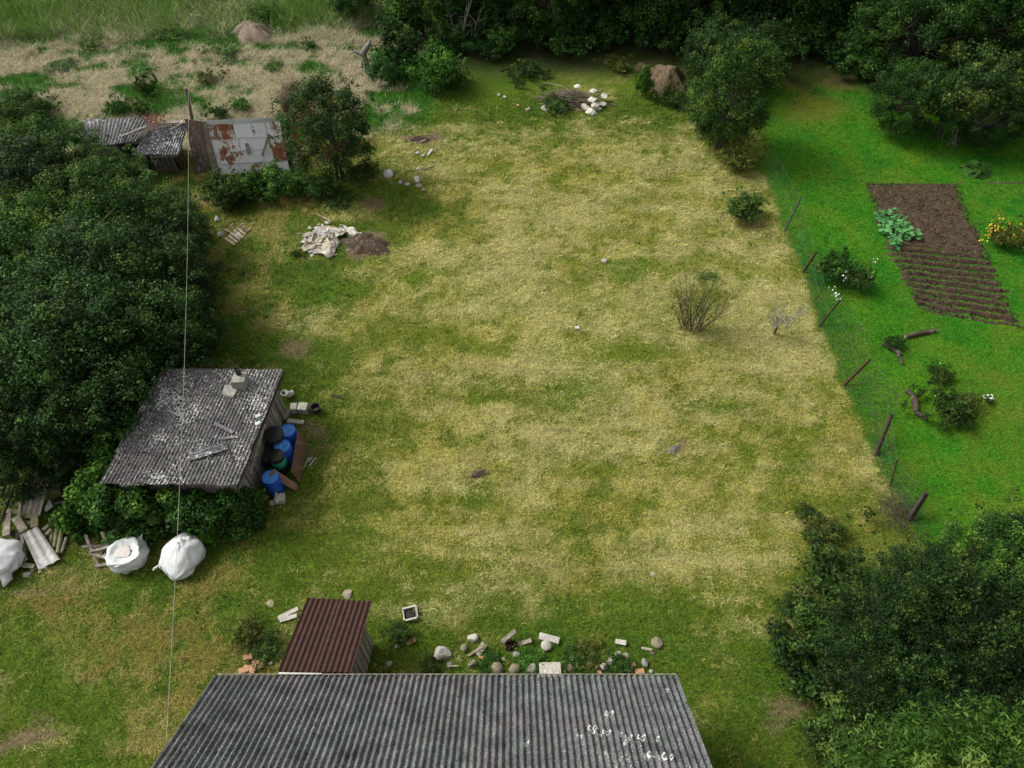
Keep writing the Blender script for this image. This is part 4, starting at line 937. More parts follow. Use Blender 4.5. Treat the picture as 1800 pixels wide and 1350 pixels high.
for (k, m, x, y, s, sz, lab) in [
 ('low', 'bright', 772, 122, 1.25, 1.5, 'bright green rounded bush at the left end of the wood'),
 ('low', 'bluegreen', 672, 118, .9, 1.2, 'blue green bush at the far left corner of the mown plot'),
 ('low', 'plum', 705, 85, 1.1, 1.8, 'dark bush right of the withered stump at the plot corner'),
 ('low', 'box', 800, 135, .8, .8, 'grey green drooping bush leaning on the bright rounded one'),
 ('low', 'bright', 490, 322, 1.0, 1.0, 'bright green bush in front of the rusty metal shed'),
 ('low', 'box', 398, 335, .85, 1.0, 'leafy bush under the brown leaning panel'),
 ('low', 'bright', 440, 330, .7, 1.0, 'bush with yellow green shoots in front of the rusty metal sheets'),
 ('low', 'box', 640, 300, .9, .8, 'low undergrowth at the foot of the red berry tree, right side'),
 ('low', 'vine', 560, 325, 1.1, .8, 'low undergrowth at the foot of the red berry tree, left side'),
 ('low', 'bright', 1132, 145, .42, 1.2, 'narrow clump of green weeds left of the earth mound'),
 ('low', 'box', 980, 178, .95, .55, 'green weeds growing against the brush pile'),
 ('low', 'box', 925, 120, 1.0, .6, 'weeds at the edge of the wood behind the brush pile'),
 ('low', 'olive', 1090, 108, .9, .6, 'yellowish weeds at the edge of the wood'),
 ('low', 'box', 1175, 165, .7, .6, 'weeds growing in front of the brown hay mound'), ('low', 'box', 1190, 175, .6, .7, 'scrubby weeds right of the earth mound'),
 ('low', 'bright', 1635, 160+25, .4, .4, 'small pale green shoot left of the apple tree'),
 ('low', 'bright', 210, 185, .8, .8, 'green weed clump in the field behind the grey ruin'),
 ('low', 'box', 255, 150, .5, .8, 'tall thin weeds in the field left of the wooden pole'),
 ('low', 'mid', 70, 185, 1.0, .8, 'leafy weed clump in the field at the far left'),
 ('low', 'mid', 160, 70, .9, .4, 'green weed tussock at the edge of the tall grass, left'),
 ('low', 'mid', 300, 55, .9, .4, 'green weed tussock at the edge of the tall grass, centre'),
 ('low', 'mid', 470, 20, 1.0, .8, 'dark weed tussock in the tall grass near the wood'),
 ('low', 'mid', 545, 75, .4, .4, 'small green weed in the dead grass near the wood'),
 ('low', 'bright', 520, 440, .28, .28, 'small bright green plant left of the grey plastic sheeting'),
 ('low', 'box', 1420, 900, .5, .3, 'low weeds by the fence end on the dry grass'),
 ('low', 'olive', 438, 1110, .55, .5, 'yellow green flowering weed left of the brown roofed hut'),
 ('low', 'box', 470, 1135, .6, .35, 'green weeds between brick heap and brown roofed hut'),
 ('low', 'box', 700, 1110, .5, .3, 'leafy weeds right of the brown roofed hut'),
 ('low', 'bright', 110, 905, .42, .5, 'bright leafy plant right of the scrap timber'),
 ('low', 'box', 300, 985, .4, .4, 'weeds between the two white bulk bags'),
 ('low', 'box', 760, 1165, .4, .25, 'low weeds left of the white boulder by the house'), ('low', 'vine', 858, 1160, .45, .25, 'low weeds behind the left round fieldstone'), ('low', 'bright', 930, 1155, .5, .25, 'low bright weeds behind the concrete slab'), ('low', 'box', 1010, 1150, .5, .25, 'low weeds in the gap of the stone row'), ('low', 'vine', 1090, 1165, .45, .25, 'low weeds among the stones at the right end'), ('low', 'olive', 1035, 1140, .4, .2, 'yellowish weeds above the right part of the stone row'),
 ('low', 'vine', 1440, 1010, .7, .4, 'ragged weeds at the edge of the overgrown corner, upper'), ('low', 'box', 1400, 1060, .6, .35, 'ragged weeds at the edge of the overgrown corner, middle'), ('low', 'vine', 1385, 1140, .6, .35, 'ragged weeds at the edge of the overgrown corner, lower'),
 ('low', 'vine', 330, 420, .8, .4, 'weeds at the thicket edge beside the splintered crate'), ('low', 'box', 365, 480, .7, .35, 'weeds at the thicket edge by the green grass patch'), ('low', 'vine', 350, 570, .6, .3, 'weeds at the thicket edge above the slate shed'), ('low', 'box', 420, 345, .9, .35, 'weeds in front of the bush by the metal shed'), ('low', 'box', 600, 345, .8, .3, 'weeds on the grass in front of the red berry tree'),
 ('low', 'bright', 420, 180, .7, .5, 'green weeds in the field behind the metal shed ridge'), ('low', 'box', 385, 195, .5, .5, 'small weed just right of the wooden pole'), ('low', 'mid', 250, 185, .6, .7, 'tall green weeds left of the wooden pole'), ('low', 'olive', 365, 130, .7, .3, 'yellowish weeds in the middle of the field'), ('low', 'mid', 480, 110, .7, .3, 'green weeds in the field near the red berry tree'), ('low', 'bright', 110, 110, 1.0, .3, 'bright weeds in the field at the left'), ('low', 'bright', 250, 118, 1.0, .3, 'bright weeds in the middle left of the field'), ('low', 'mid', 395, 85, .9, .3, 'weeds in the dead grass below the tall meadow')]:
    if sz < 1: k = 'weed%d' % (x % 2); y += 6; s *= 1.15; sz *= 1.6
    plant(k, m, 'weed_clump' if s < 1 else 'bush', x, y, s, lab, 'bush', sz=sz)
plant('ball', 'olive', 'round_bush', 1296, 272, 1.75, 'yellowish round bush by the fence, the farther of two', 'bush', sz=1.2)
plant('ball', 'box', 'round_bush', 1313, 362, 1.7, 'dark green round bush on the dry grass, the nearer of two', 'bush', sz=1.25)
# ================================================================== THINGS ON THE PLOT
def gz(p): return float(ground_z(np.array([p.x]), np.array([p.y]))[0])
def place(x, y, z=0.0):
    p = gp(x, y, z); p.z = z + gz(p); return p
def ico(sub):
    bm = bmesh.new(); bmesh.ops.create_icosphere(bm, subdivisions=sub, radius=1.0)
    V = np.array([v.co[:] for v in bm.verts]); F = [tuple(v.index for v in f.verts) for f in bm.faces]; bm.free(); return V, F
ICO2, ICO3 = ico(2), ico(3)
def rock_mesh(seed, rough=.22, flat=.7, cuts=5, sub=3, jit=.018):
    r = np.random.default_rng(seed); V, F = ICO3 if sub == 3 else ICO2
    V = V.copy(); d = V.copy()
    for _ in range(cuts):                       # flat broken faces
        n = rdir_(r); k = r.uniform(.45, .85); t = V@n - k; V = V - np.maximum(t, 0)[:, None]*n*.9
    q = rdir_(r, 6); a = r.uniform(-1, 1, 6)
    V = V*(1+rough*sum(ai*np.maximum(0, d@qi)**2 for ai, qi in zip(a, q)))[:, None]
    V = V + r.normal(size=V.shape)*jit; V[:, 2] *= flat
    me = bpy.data.meshes.new('stone'); me.from_pydata([tuple(v) for v in V], [], F); me.update(); return me
def rdir_(r, n=None):
    v = r.normal(size=(n or 1, 3)); v /= np.linalg.norm(v, axis=1, keepdims=True); return v if n else v[0]
STONE_WHITE = M('stone_white', (.40, .385, .34), (.26, .245, .21), (.48, .465, .43), scale=3, bmp=.6)
STONE_GREY = M('stone_grey', (.26, .25, .22), (.17, .16, .14), scale=3, bmp=.5)
STONE_OLIVE = M('stone_olive', (.20, .175, .12), (.12, .11, .07), (.24, .20, .15), scale=2.5, bmp=.4)
BRICK = M('brick', (.42, .25, .14), (.30, .16, .085), (.50, .36, .22), scale=4, bmp=.5)
ROCKS = {}
def rock(x, y, wpx, mat, label, name='stone', flat=.75, cat='stone', group=None, cuts=6, sink=.42, asp=1.0):
    key = (mat.name, cuts, random.randrange(4))
    if key not in ROCKS:
        me = rock_mesh(len(ROCKS)+3, flat=flat, cuts=cuts); me.materials.append(mat); ROCKS[key] = me
        if cuts < 4: me.shade_smooth()
    p = place(x, y); s = .92*wpx/2/(FPX/((gp(x, y))-Vector((0, 0, HC))).dot(Vector((0, cP, -sP))))
    o = obj(name, ROCKS[key], None, None, (p.x, p.y, p.z+s*flat*(1-sink)), (0, 0, random.uniform(0, 6.28)), (s*asp, s, s))
    return tag(o, label, cat, group)
def block(x, y, size, rz, mat, label, name='concrete_block', cat='block', jit=.012, z=0.0, tilt=(0, 0)):
    p = place(x, y); mb = MB().box((0, 0, size[2]/2), size, None, jit, random.Random(int(x*7+y)))
    me = mb.mesh(name); bm = bmesh.new(); bm.from_mesh(me); bmesh.ops.bevel(bm, geom=bm.edges[:], offset=min(size)*.06, segments=1, affect='EDGES'); bm.to_mesh(me); bm.free()
    return tag(obj(name, me, mat, None, (p.x, p.y, p.z+z), (tilt[0], tilt[1], rz)), label, cat)
def beam(p1, p2, w, t, mat, label, name='board', cat='board', up=(0, 0, 1), group=None, rnd=False):
    """a board or pole between two photo points (x, y, height)"""
    a = place(*p1); b = place(*p2); c = (a+b)/2
    mb = MB().tube([a-c, (a+b)/2-c+Vector((.01, .01, .01)), b-c], [w/2, w/2*.95, w/2*.85], 8) if rnd else MB().plank(a-c, b-c, w, t, Vector(up))
    return tag(mb.build(name, mat, None, rnd, loc=c), label, cat, group)

# ---- barrels by the slate shed
BLUE = M('plastic_blue', (.012, .075, .42), (.010, .055, .33), scale=3, bmp=.05, rough=.42, spec=.5)
BLUE_LID = M('plastic_blue_faded', (.035, .17, .52), (.05, .22, .55), scale=5, bmp=.05, rough=.5, spec=.5)
BLACKP = M('plastic_black', (.012, .012, .013), (.020, .020, .020), scale=4, bmp=.1, rough=.5, spec=.4)
GREENP = M('plastic_green', (.02, .20, .12), (.03, .26, .16), scale=4, bmp=.05, rough=.5)
RUSTP = M('rusty_sheet', (.115, .062, .038), (.075, .042, .028), (.16, .09, .055), scale=4, bmp=.3)
def barrel(x, y, z, label, tilt=0.0, lid=True):
    t = gp(x, y, z); e = empty('plastic_barrel', (t.x, t.y, 0), random.uniform(0, 6), label, 'barrel')
    k = z/.92; e.rotation_euler.x = tilt
    prof = [(.24, 0), (.275, .015), (.288, .06), (.29, .28), (.298, .30), (.29, .32), (.29, .58), (.298, .60), (.29, .62), (.288, .84), (.272, .885), (.285, .895), (.285, .92), (.262, .92), (.258, .895)]
    MB().lathe([(r*.99, h*k) for r, h in prof], 28).build('body', BLUE, e, True)
    MB().lathe([(.258, .0), (.255, .008), (.06, .010), (.05, .004)], 24).build('lid', BLUE_LID, e, True, loc=(0, 0, .897*k))
    for s in (-1, 1):
        MB().lathe([(.035, 0), (.035, .022), (.02, .024)], 10).build('bung', BLUE_LID, e, loc=(.15*s, .03*s, .903*k))
    return e
barrel(505, 756, .92, 'blue plastic barrel with pale lid, farthest of three by the shed')
barrel(496, 784, .92, 'blue plastic barrel in the middle, between black drum and rusty sheet')
barrel(475, 838, .86, 'blue plastic barrel nearest the camera, under the rusty board')
def drum(x, y, z, r, label, hole, mat, name):
    t = gp(x, y, z); e = empty(name, (t.x, t.y, 0), 0, label, 'drum')
    MB().lathe([(r*.9, 0), (r, .03), (r, z*.33), (r*1.03, z*.35), (r, z*.37), (r, z*.66), (r*1.03, z*.68), (r, z*.70), (r, z-.02), (r*1.02, z), (hole, z), (hole*.95, z-.3), (.01, z-.32)], 26).build('body', mat, e, True)
    MB().lathe([(r*1.02, z-.04), (r*1.06, z-.03), (r*1.06, z), (r*1.02, z+.01)], 26).build('rim', mat, e, True)
    return e
drum(481, 762, 1.15, .31, 'open black plastic drum against the shed wall', .28, BLACKP, 'black_drum')
gd = drum(485, 800, .98, .24, 'black drum with a round hole in its lid', .065, BLACKP, 'lidded_drum')
MB().lathe([(.245, .45), (.252, .46), (.252, .78), (.245, .79)], 24, None, False).build('green_band', GREENP, gd, True)
SACK = M('sack_dark', (.03, .03, .033), (.015, .015, .016), scale=3, bmp=.3, rough=.6)
me = rock_mesh(77, .3, .9, 3); me.shade_smooth(); p = gp(469, 800, .4); tag(obj('dark_sack', me, SACK, None, (p.x, p.y, .40), None, (.36, .42, .5)), 'dark crumpled sack against the shed wall behind the lidded drum', 'sack')
def sheet4(name, pts, mat, label, cat, t=.012, bend=.03):
    ps = [Vector(p) for p in pts]; c = sum(ps, Vector())/4; c.z = 0; n = (ps[1]-ps[0]).cross(ps[3]-ps[0]).normalized()
    if n.z < 0: n = -n
    mb = MB(); N = 6; g = []
    for s in (0, 1):
        for j in range(N+1):
            for i in range(N+1):
                a, b = i/N, j/N
                q = ps[0]*(1-a)*(1-b)+ps[1]*a*(1-b)+ps[2]*a*b+ps[3]*(1-a)*b
                g.append(q-c+n*(bend*math.sin(a*3.1)*math.sin(b*2.2+.4)+s*t))
    k = (N+1)**2; fs = []
    for j in range(N):
        for i in range(N):
            a = j*(N+1)+i; fs += [(a, a+N+1, a+N+2, a+1), (k+a, k+a+1, k+a+N+2, k+a+N+1)]
    ed = [(i, i+1) for i in range(N)]+[(N*(N+1)+i+1, N*(N+1)+i) for i in range(N)]+[((j+1)*(N+1), j*(N+1)) for j in range(N)]+[(j*(N+1)+N, (j+1)*(N+1)+N) for j in range(N)]
    fs += [(a, b, k+b, k+a) for a, b in ed]
    return tag(mb.add(g, fs).build(name, mat, None, True, loc=c), label, cat)
sheet4('rusty_sheet', [gp(524, 753, .95), gp(538, 778, .50), gp(527, 850, .02), gp(511, 829, .55)], RUSTP, 'rust brown metal sheet leaning on the outside of the barrels', 'metal sheet')
sheet4('rusty_board', [gp(471, 834, .92), gp(482, 824, .95), gp(524, 852, .10), gp(521, 864, .02)], M('rusty_board', (.20, .12, .07), (.12, .07, .045), scale=5), 'brown board slanting down over the nearest blue barrel', 'board')
block(519, 722, (.24, .30, .30), .1, CONCRETE, 'pale concrete block by the shed corner, left of the pair')
block(535, 722, (.34, .34, .30), -.1, CONCRETE, 'pale concrete block beside the black bucket')
block(520, 743, (.60, .17, .10), -.1, CONCRETE, 'long pale slab lying in front of the concrete blocks')
block(503, 731, (.22, .42, .10), -.25, CONCRETE_GREY, 'grey slab against the shed wall corner')
e = empty('pipe_fitting', place(506, 699), .5, 'pale pipe elbow with round opening at the shed corner', 'pipe')
MB().tube([(.25, .05, .10), (.05, .0, .13), (-.05, -.02, .30)], [.11, .12, .12], 14).build('elbow', CONCRETE, e, True)
MB().lathe([(.10, 0), (.145, 0), (.145, .05), (.10, .05)], 16, Matrix.Translation((-.05, -.02, .30)), False).build('collar', STONE_WHITE, e, True)
MB().lathe([(.004, 0), (.10, .0)], 14, Matrix.Translation((-.05, -.02, .315)), False).build('opening', INTERIOR_SHADE, e)  # flat dark disc painted as the shade down the pipe
e = empty('black_bucket', place(557, 724), 0, 'open black bucket standing on the grass by the concrete blocks', 'bucket')
MB().lathe([(.13, 0), (.145, .02), (.175, .30), (.185, .30), (.185, .33), (.165, .33), (.135, .05), (.01, .045)], 22).build('body', BLACKP, e, True)
MB().lathe([(.12, .10), (.01, .12)], 12, None, False).build('rubbish_inside', STONE_GREY, e)
beam((582, 695, .03), (604, 701, .03), .09, .05, WOOD_DARK, 'short rotten dark log lying on the grass beyond the bucket', 'rotten_log', 'log', rnd=True)
for i, (a, b_) in enumerate((((531, 826), (543, 804)), ((541, 812), (549, 803)), ((544, 818), (550, 811)), ((548, 812), (556, 804)))):
    beam((*a, .02), (*b_, .04), .045, .015, STONE_WHITE, ('longest thin white slat on the soil beside the rusty sheet', 'thin white slat at the top, second from the rusty sheet', 'shortest thin white slat between the others beside the barrels', 'thin white slat farthest right of the barrels')[i], 'slat', 'slat', group='white slats beside the barrels')
rock(480, 885, 14, STONE_WHITE, 'pale stone beside the yellowish one at the vine corner')
rock(470, 877, 12, M('stone_yellow', (.45, .33, .12), (.33, .22, .08), scale=4), 'yellowish stone at the foot of the vine near the barrels')
block(494, 880, (.34, .30, .24), .1, CONCRETE, 'mossy pale block with a stick on it below the barrels')
beam((486, 866, .28), (488, 884, .22), .07, .05, STONE_WHITE, 'short pale stick lying on the block below the barrels', 'stick', 'stick')

# ---- white bulk bags
BAG = M('bag_white', (.54, .555, .55), (.46, .475, .47), (.58, .595, .59), scale=5, bmp=.25, bsc=26, rough=.62, dist=.02)
def bag_mesh(seed, w, d, h, top='tied'):
    """a slumped woven sack: taut planes between hard creases, puckered or sunken top"""
    r = np.random.default_rng(seed); nu = 20
    if top == 'tied': prof = [(.72, 0), (.93, .10), (1.0, .26), (1.02, .42), (.98, .56), (.86, .70), (.66, .83), (.42, .93), (.22, .99), (.10, 1.06), (.02, 1.04)]
    else: prof = [(.72, 0), (.94, .12), (1.0, .32), (1.02, .52), (.98, .72), (.92, .90), (.84, .99), (.72, .98), (.50, .88), (.26, .84), (.03, .85)]
    P = []
    for j, (rr, z) in enumerate(prof):
        tw = r.uniform(-.12, .12)
        for i in range(nu):
            a = 2*math.pi*i/nu + tw; ca, sa = math.cos(a), math.sin(a); e = 2.8; sq = (abs(ca)**e+abs(sa)**e)**(-1/e)
            jit = r.normal()*.045*(.4+rr) + (.05*(-1)**i*(1-rr) if z > .5 else 0) + .03*math.sin(3*a+seed)
            q = .5*sq*(rr+jit*rr); P.append((w*q*ca, d*q*sa, max(0, h*(z + r.normal()*.022*(j > 0)))))
    P = np.array(P); sk = r.normal(size=2)*.10; P[:, 0] += sk[0]*w*(P[:, 2]/h)**2; P[:, 1] += sk[1]*d*(P[:, 2]/h)**2
    nv = len(prof)-1; F = []
    for j in range(nv):
        for i in range(nu):
            q = (j*nu+i, j*nu+(i+1) % nu, (j+1)*nu+(i+1) % nu, (j+1)*nu+i)
            F += [(q[0], q[1], q[2]), (q[0], q[2], q[3])] if r.random() < .5 else [(q[0], q[1], q[3]), (q[1], q[2], q[3])]
    F += [tuple(range(nu))[::-1], tuple(nv*nu+i for i in range(nu))]
    me = bpy.data.meshes.new('bag'); me.from_pydata([tuple(p) for p in P], [], F); me.update()
    bm = bmesh.new(); bm.from_mesh(me); bmesh.ops.subdivide_edges(bm, edges=bm.edges[:], cuts=2, use_grid_fill=True, smooth=.0)
    for v in bm.verts: v.co += v.normal*float(r.normal()*.004)
    for _ in range(2): bmesh.ops.smooth_vert(bm, verts=bm.verts[:], factor=.35, use_axis_x=True, use_axis_y=True, use_axis_z=True)
    bm.to_mesh(me); bm.free(); me.shade_smooth(); return me
e = empty('bulk_bag', place(233, 984), .35, 'white bulk bag with open sunken top beside the timber frame', 'bag')
obj('sack', bag_mesh(4, 1.12, 1.0, .78, 'open'), BAG, e)
me = rock_mesh(5, .2, .35, 2); me.shade_smooth(); obj('filling', me, M('bag_fill', (.50, .47, .44), (.42, .39, .36), scale=3), e, (-.03, .0, .68), None, (.30, .27, .06))
MB().tube([(-.50, -.1, .62), (-.60, -.05, .75), (-.55, .08, .66)], .025, 6).build('loop', BAG, e, True)
MB().tube([(.45, .3, .66), (.58, .36, .74), (.50, .22, .62)], .025, 6).build('loop', BAG, e, True)
e = empty('bulk_bag', place(326, 985), 1.0, 'full white bulk bag with puckered top in front of the vine', 'bag')
obj('sack', bag_mesh(9, 1.30, 1.2, .9, 'tied'), BAG, e, None, (.06, -.1, 0))
MB().tube([(-.62, .20, .55), (-.76, .24, .55), (-.80, .32, .42), (-.66, .30, .40)], [.03, .035, .03, .02], 7).build('loop', BAG, e, True)
e = empty('bulk_bag', place(8, 990), .2, 'white bulk bag cut by the left edge, lying on scrap timber', 'bag')
obj('sack', bag_mesh(15, 1.45, 1.2, .72, 'tied'), BAG, e, (0, 0, .22), (.1, .12, 0))
MB().tube([(.25, -.45, .35), (.32, -.70, .2), (.20, -.86, .08)], [.20, .16, .03], 10).build('draped_corner', BAG, e, True)

# ---- timber frame between heap and bags
e = empty('timber_frame', place(180, 972), 0, 'grey timber frame of crossed slats left of the bulk bag', 'frame'); eo = Vector(e.location)
for a, b_, w_ in (((150, 940, .62), (171, 993, .08), .09), ((178, 934, .62), (201, 986, .08), .09), ((158, 969, .38), (189, 961, .45), .08), ((159, 972, .30), (203, 986, .30), .09), ((167, 995, .10), (203, 988, .10), .09), ((144, 961, .10), (206, 958, .12), .09), ((176, 980, .06), (180, 962, .06), .06)):
    MB().plank(place(*a)-eo, place(*b_)-eo, w_, .045).build('slat', WOOD_GREY, e)

# ---- scrap timber heap at the left edge
def slab_sheet(name, cs, label, mat=SLATE_LOOSE, pit=.115, amp=.05):
    cs = [place(*c) for c in cs]; mid = sum(cs, Vector())/4; mid.z = 0; W, L = (cs[1]-cs[0]).length, (cs[2]-cs[1]).length
    P_ = quad_map(cs[0]-mid, cs[1]-mid, cs[3]-mid, cs[2]-mid, W, L)
    return tag(corr_sheet(P_, 0, W, 0, L, pit, amp, nv=4, nseg=7, seed=len(name)).build(name, mat, None, True, loc=mid), label, 'roof slate')
slab_sheet('slate_sheet', [(56, 838, .75), (89, 841, .72), (71, 906, .40), (42, 903, .42)], 'long brownish corrugated sheet on top of the scrap heap', M('slate_brown', (.36, .32, .26), (.25, .21, .16), (.42, .39, .33), scale=4, stretch=(1, .3, 1)), .20, .07)
slab_sheet('slate_sheet', [(40, 938, .42), (66, 925, .42), (106, 983, .16), (69, 1002, .12)], 'pale corrugated sheet lying at the front of the scrap heap', M('slate_pale', (.45, .44, .42), (.32, .30, .28), (.50, .49, .48), scale=3), .19, .06)
slab_sheet('slate_sheet', [(50, 850, .55), (66, 824, .6), (79, 836, .6), (52, 880, .5)], 'curled grey sheet under the long one at the back of the heap', SLATE_LOOSE, .22, .08)
HG = 'boards and poles in the scrap timber heap'
for a, b_, w_, t_, mat, rnd, lab in (
 ((40, 850, .5), (34, 918, .45), .14, .1, WOOD_OLD, True, 'round pale pole sloping left of the long brown sheet'),
 ((52, 866, .42), (38, 909, .42), .13, .1, WOOD_OLD, True, 'shorter pole between the round pole and the brown sheet'),
 ((23, 862, .55), (-2, 924, .5), .09, .06, WOOD_DARK, True, 'thin dark pole at the left edge of the heap'),
 ((68, 815, .35), (64, 836, .5), .12, .1, WOOD_OLD, True, 'pole end poking out behind the curled sheet'),
 ((27, 909, .50), (42, 933, .46), .24, .05, WOOD_OLD, False, 'short broad pale board above the white bag'),
 ((14, 902, .45), (11, 942, .42), .22, .06, WOOD_OLD, False, 'upright pale board above the white bag at left'),
 ((10, 887, .40), (34, 886, .40), .16, .05, WOOD_OLIVE, False, 'olive board lying across the back of the heap, upper'),
 ((8, 897, .36), (34, 900, .36), .16, .05, WOOD_OLIVE, False, 'olive board lying across the back of the heap, lower'),
 ((36, 907, .36), (60, 908, .36), .14, .05, WOOD_OLIVE, False, 'olive board just below the long brown sheet'),
 ((38, 919, .32), (66, 921, .32), .16, .05, WOOD_OLIVE, False, 'olive board crosswise above the pale sheet'),
 ((61, 904, .40), (61, 926, .38), .22, .05, WOOD_OLIVE, False, 'upright olive board above the pale sheet'),
 ((92, 935, .14), (88, 958, .14), .13, .1, WOOD_OLIVE, True, 'olive split log, leftmost of the row beside the pale sheet'),
 ((100, 931, .16), (95, 962, .16), .14, .1, WOOD_OLIVE, True, 'olive split log, second of the row beside the pale sheet'),
 ((109, 931, .16), (101, 972, .16), .15, .1, WOOD_OLIVE, True, 'olive split log, third of the row beside the pale sheet'),
 ((117, 945, .10), (107, 972, .10), .12, .1, WOOD_OLD, True, 'pale split log, rightmost of the row beside the pale sheet'),
 ((75, 932, .28), (87, 922, .28), .10, .05, WOOD_OLD, False, 'short stick end right of the pale sheet, upper'),
 ((80, 940, .24), (90, 930, .24), .10, .05, WOOD_OLD, False, 'short stick end right of the pale sheet, lower'),
 ((26, 991, .14), (60, 996, .14), .14, .05, WOOD_OLD, False, 'pale board poking out under the pale sheet'),
 ((26, 985, .20), (46, 984, .24), .14, .05, WOOD_GREY, False, 'grey board under the white bag beside the pale sheet'),
 ((38, 940, .30), (46, 985, .26), .08, .05, WOOD_GREY, False, 'narrow grey board beside the pale sheet, left'),
 ((20, 935, .28), (34, 945, .28), .22, .05, WOOD_DARK, False, 'dark reddish board between white bag and pale sheet'),
 ((4, 850, .5), (20, 840, .55), .1, .08, WOOD_DARK, True, 'dark pole end deep in the shade at the left edge'),
 ((2, 875, .45), (12, 845, .5), .1, .08, WOOD_DARK, True, 'dark pole sloping in the shade at the left edge'),
 ((92, 886, .25), (125, 879, .20), .07, .03, WOOD_GREY, False, 'thin grey slat sticking out right of the heap'),
 ((92, 806, .3), (118, 803, .3), .05, .04, WOOD_OLIVE, False, 'thin slat behind the mossy block, far end of the heap')):
    beam(a, b_, w_, t_, mat, lab, 'pole' if rnd else 'board', 'pole' if rnd else 'board', rnd=rnd)
MOSSY = M('block_mossy', (.30, .30, .22), (.16, .18, .08), (.36, .35, .28), scale=4)
block(93, 832, (.46, .42, .42), .1, MOSSY, 'mossy pale block at the back end of the scrap heap', tilt=(.1, 0))
block(108, 826, (.28, .30, .30), .2, MOSSY, 'smaller mossy block right behind the larger one')
block(103, 869, (.34, .28, .26), .4, WOOD_OLIVE, 'yellowish crumbling block right of the brown sheet', 'yellow_block')
sheet4('white_card', [gp(78, 893, .40), gp(86, 878, .42), gp(93, 890, .30), gp(80, 900, .28)], LICHEN, 'white card sticking out from under the brown sheet', 'card')
for x, y, s, mt, lab in ((50, 1011, 13, STONE_WHITE, 'pale rubble stone at the front of the scrap heap'), (30, 1000, 10, STONE_OLIVE, 'brown rubble stone left of the pale one at the heap front'), (58, 1004, 10, WOOD_OLIVE, 'olive rubble lump just behind the pale stone at the heap front'), (71, 1006, 8, STONE_WHITE, 'small pale rubble stone under the corner of the pale sheet'), (83, 1000, 11, WOOD_OLIVE, 'yellowish lump under the right corner of the pale sheet')):
    rock(x, y, s, mt, lab)
rock(147, 901, 12, LICHEN, 'white crumpled scrap on the grass left of the vine', 'white_scrap', cat='scrap', flat=.5)

# ---- brick heap and bits by the hut
BG = 'bricks in the heap left of the hut'
for x, y, rz, z, lab in ((439, 1158, .25, .10, 'pale brick lying flat on top of the heap by the hut'), (438, 1176, .0, .0, 'pale brick at the front of the heap by the hut'), (451, 1160, 1.45, .0, 'upright narrow brick beside the top one of the heap'), (458, 1148, .4, .0, 'red brick at the back of the heap by the hut'), (466, 1158, 1.0, .0, 'red brick at the right of the heap by the hut'), (430, 1180, .3, .0, 'pale brick at the left front corner of the heap'), (446, 1177, 1.5, .0, 'brick end at the right front of the heap'), (459, 1168, 2.0, .0, 'tilted brick at the right of the heap front')):
    block(x, y, (.26, .16, .11), rz, BRICK, lab, 'brick', 'brick', .008, z)
rock(476, 1167, 9, STONE_WHITE, 'white stone splinter between brick heap and hut')
rock(481, 1140, 10, STONE_GREY, 'grey stone in the weeds left of the hut')
for a, b_, lab in (((489, 1087), (524, 1070), 'white board beside the hut, upper one'), ((492, 1091), (522, 1082), 'white board beside the hut, lower one')):
    beam((*a, .06), (*b_, .10), .13, .03, STONE_WHITE, lab)
rock(610, 1045, 22, WOOD_OLD, 'pale dry root stump just beyond the hut roof', 'root_stump', cat='stump', flat=.4)
rock(475, 1063, 18, WOOD_OLIVE, 'dull dry grass clod beyond the white boards', 'clod', cat='clod', flat=.3)
e = empty('broken_basin', place(722, 1082), .25, 'white broken basin with black soil in it right of the hut', 'basin')
for i, (cx, cy, sx, sy) in enumerate(((0, .20, .42, .05), (0, -.17, .34, .05), (-.20, .02, .05, .36), (.20, .02, .05, .36))): MB().box((cx, cy, .09), (sx, sy, .16+.03*(i % 2)), None, .015).build('side', STONE_WHITE, e)
me = rock_mesh(31, .3, .4, 2); obj('soil', me, M('soil_black', (.03, .024, .018), (.015, .012, .01), scale=8), e, (0, .02, .07), None, (.17, .16, .14))

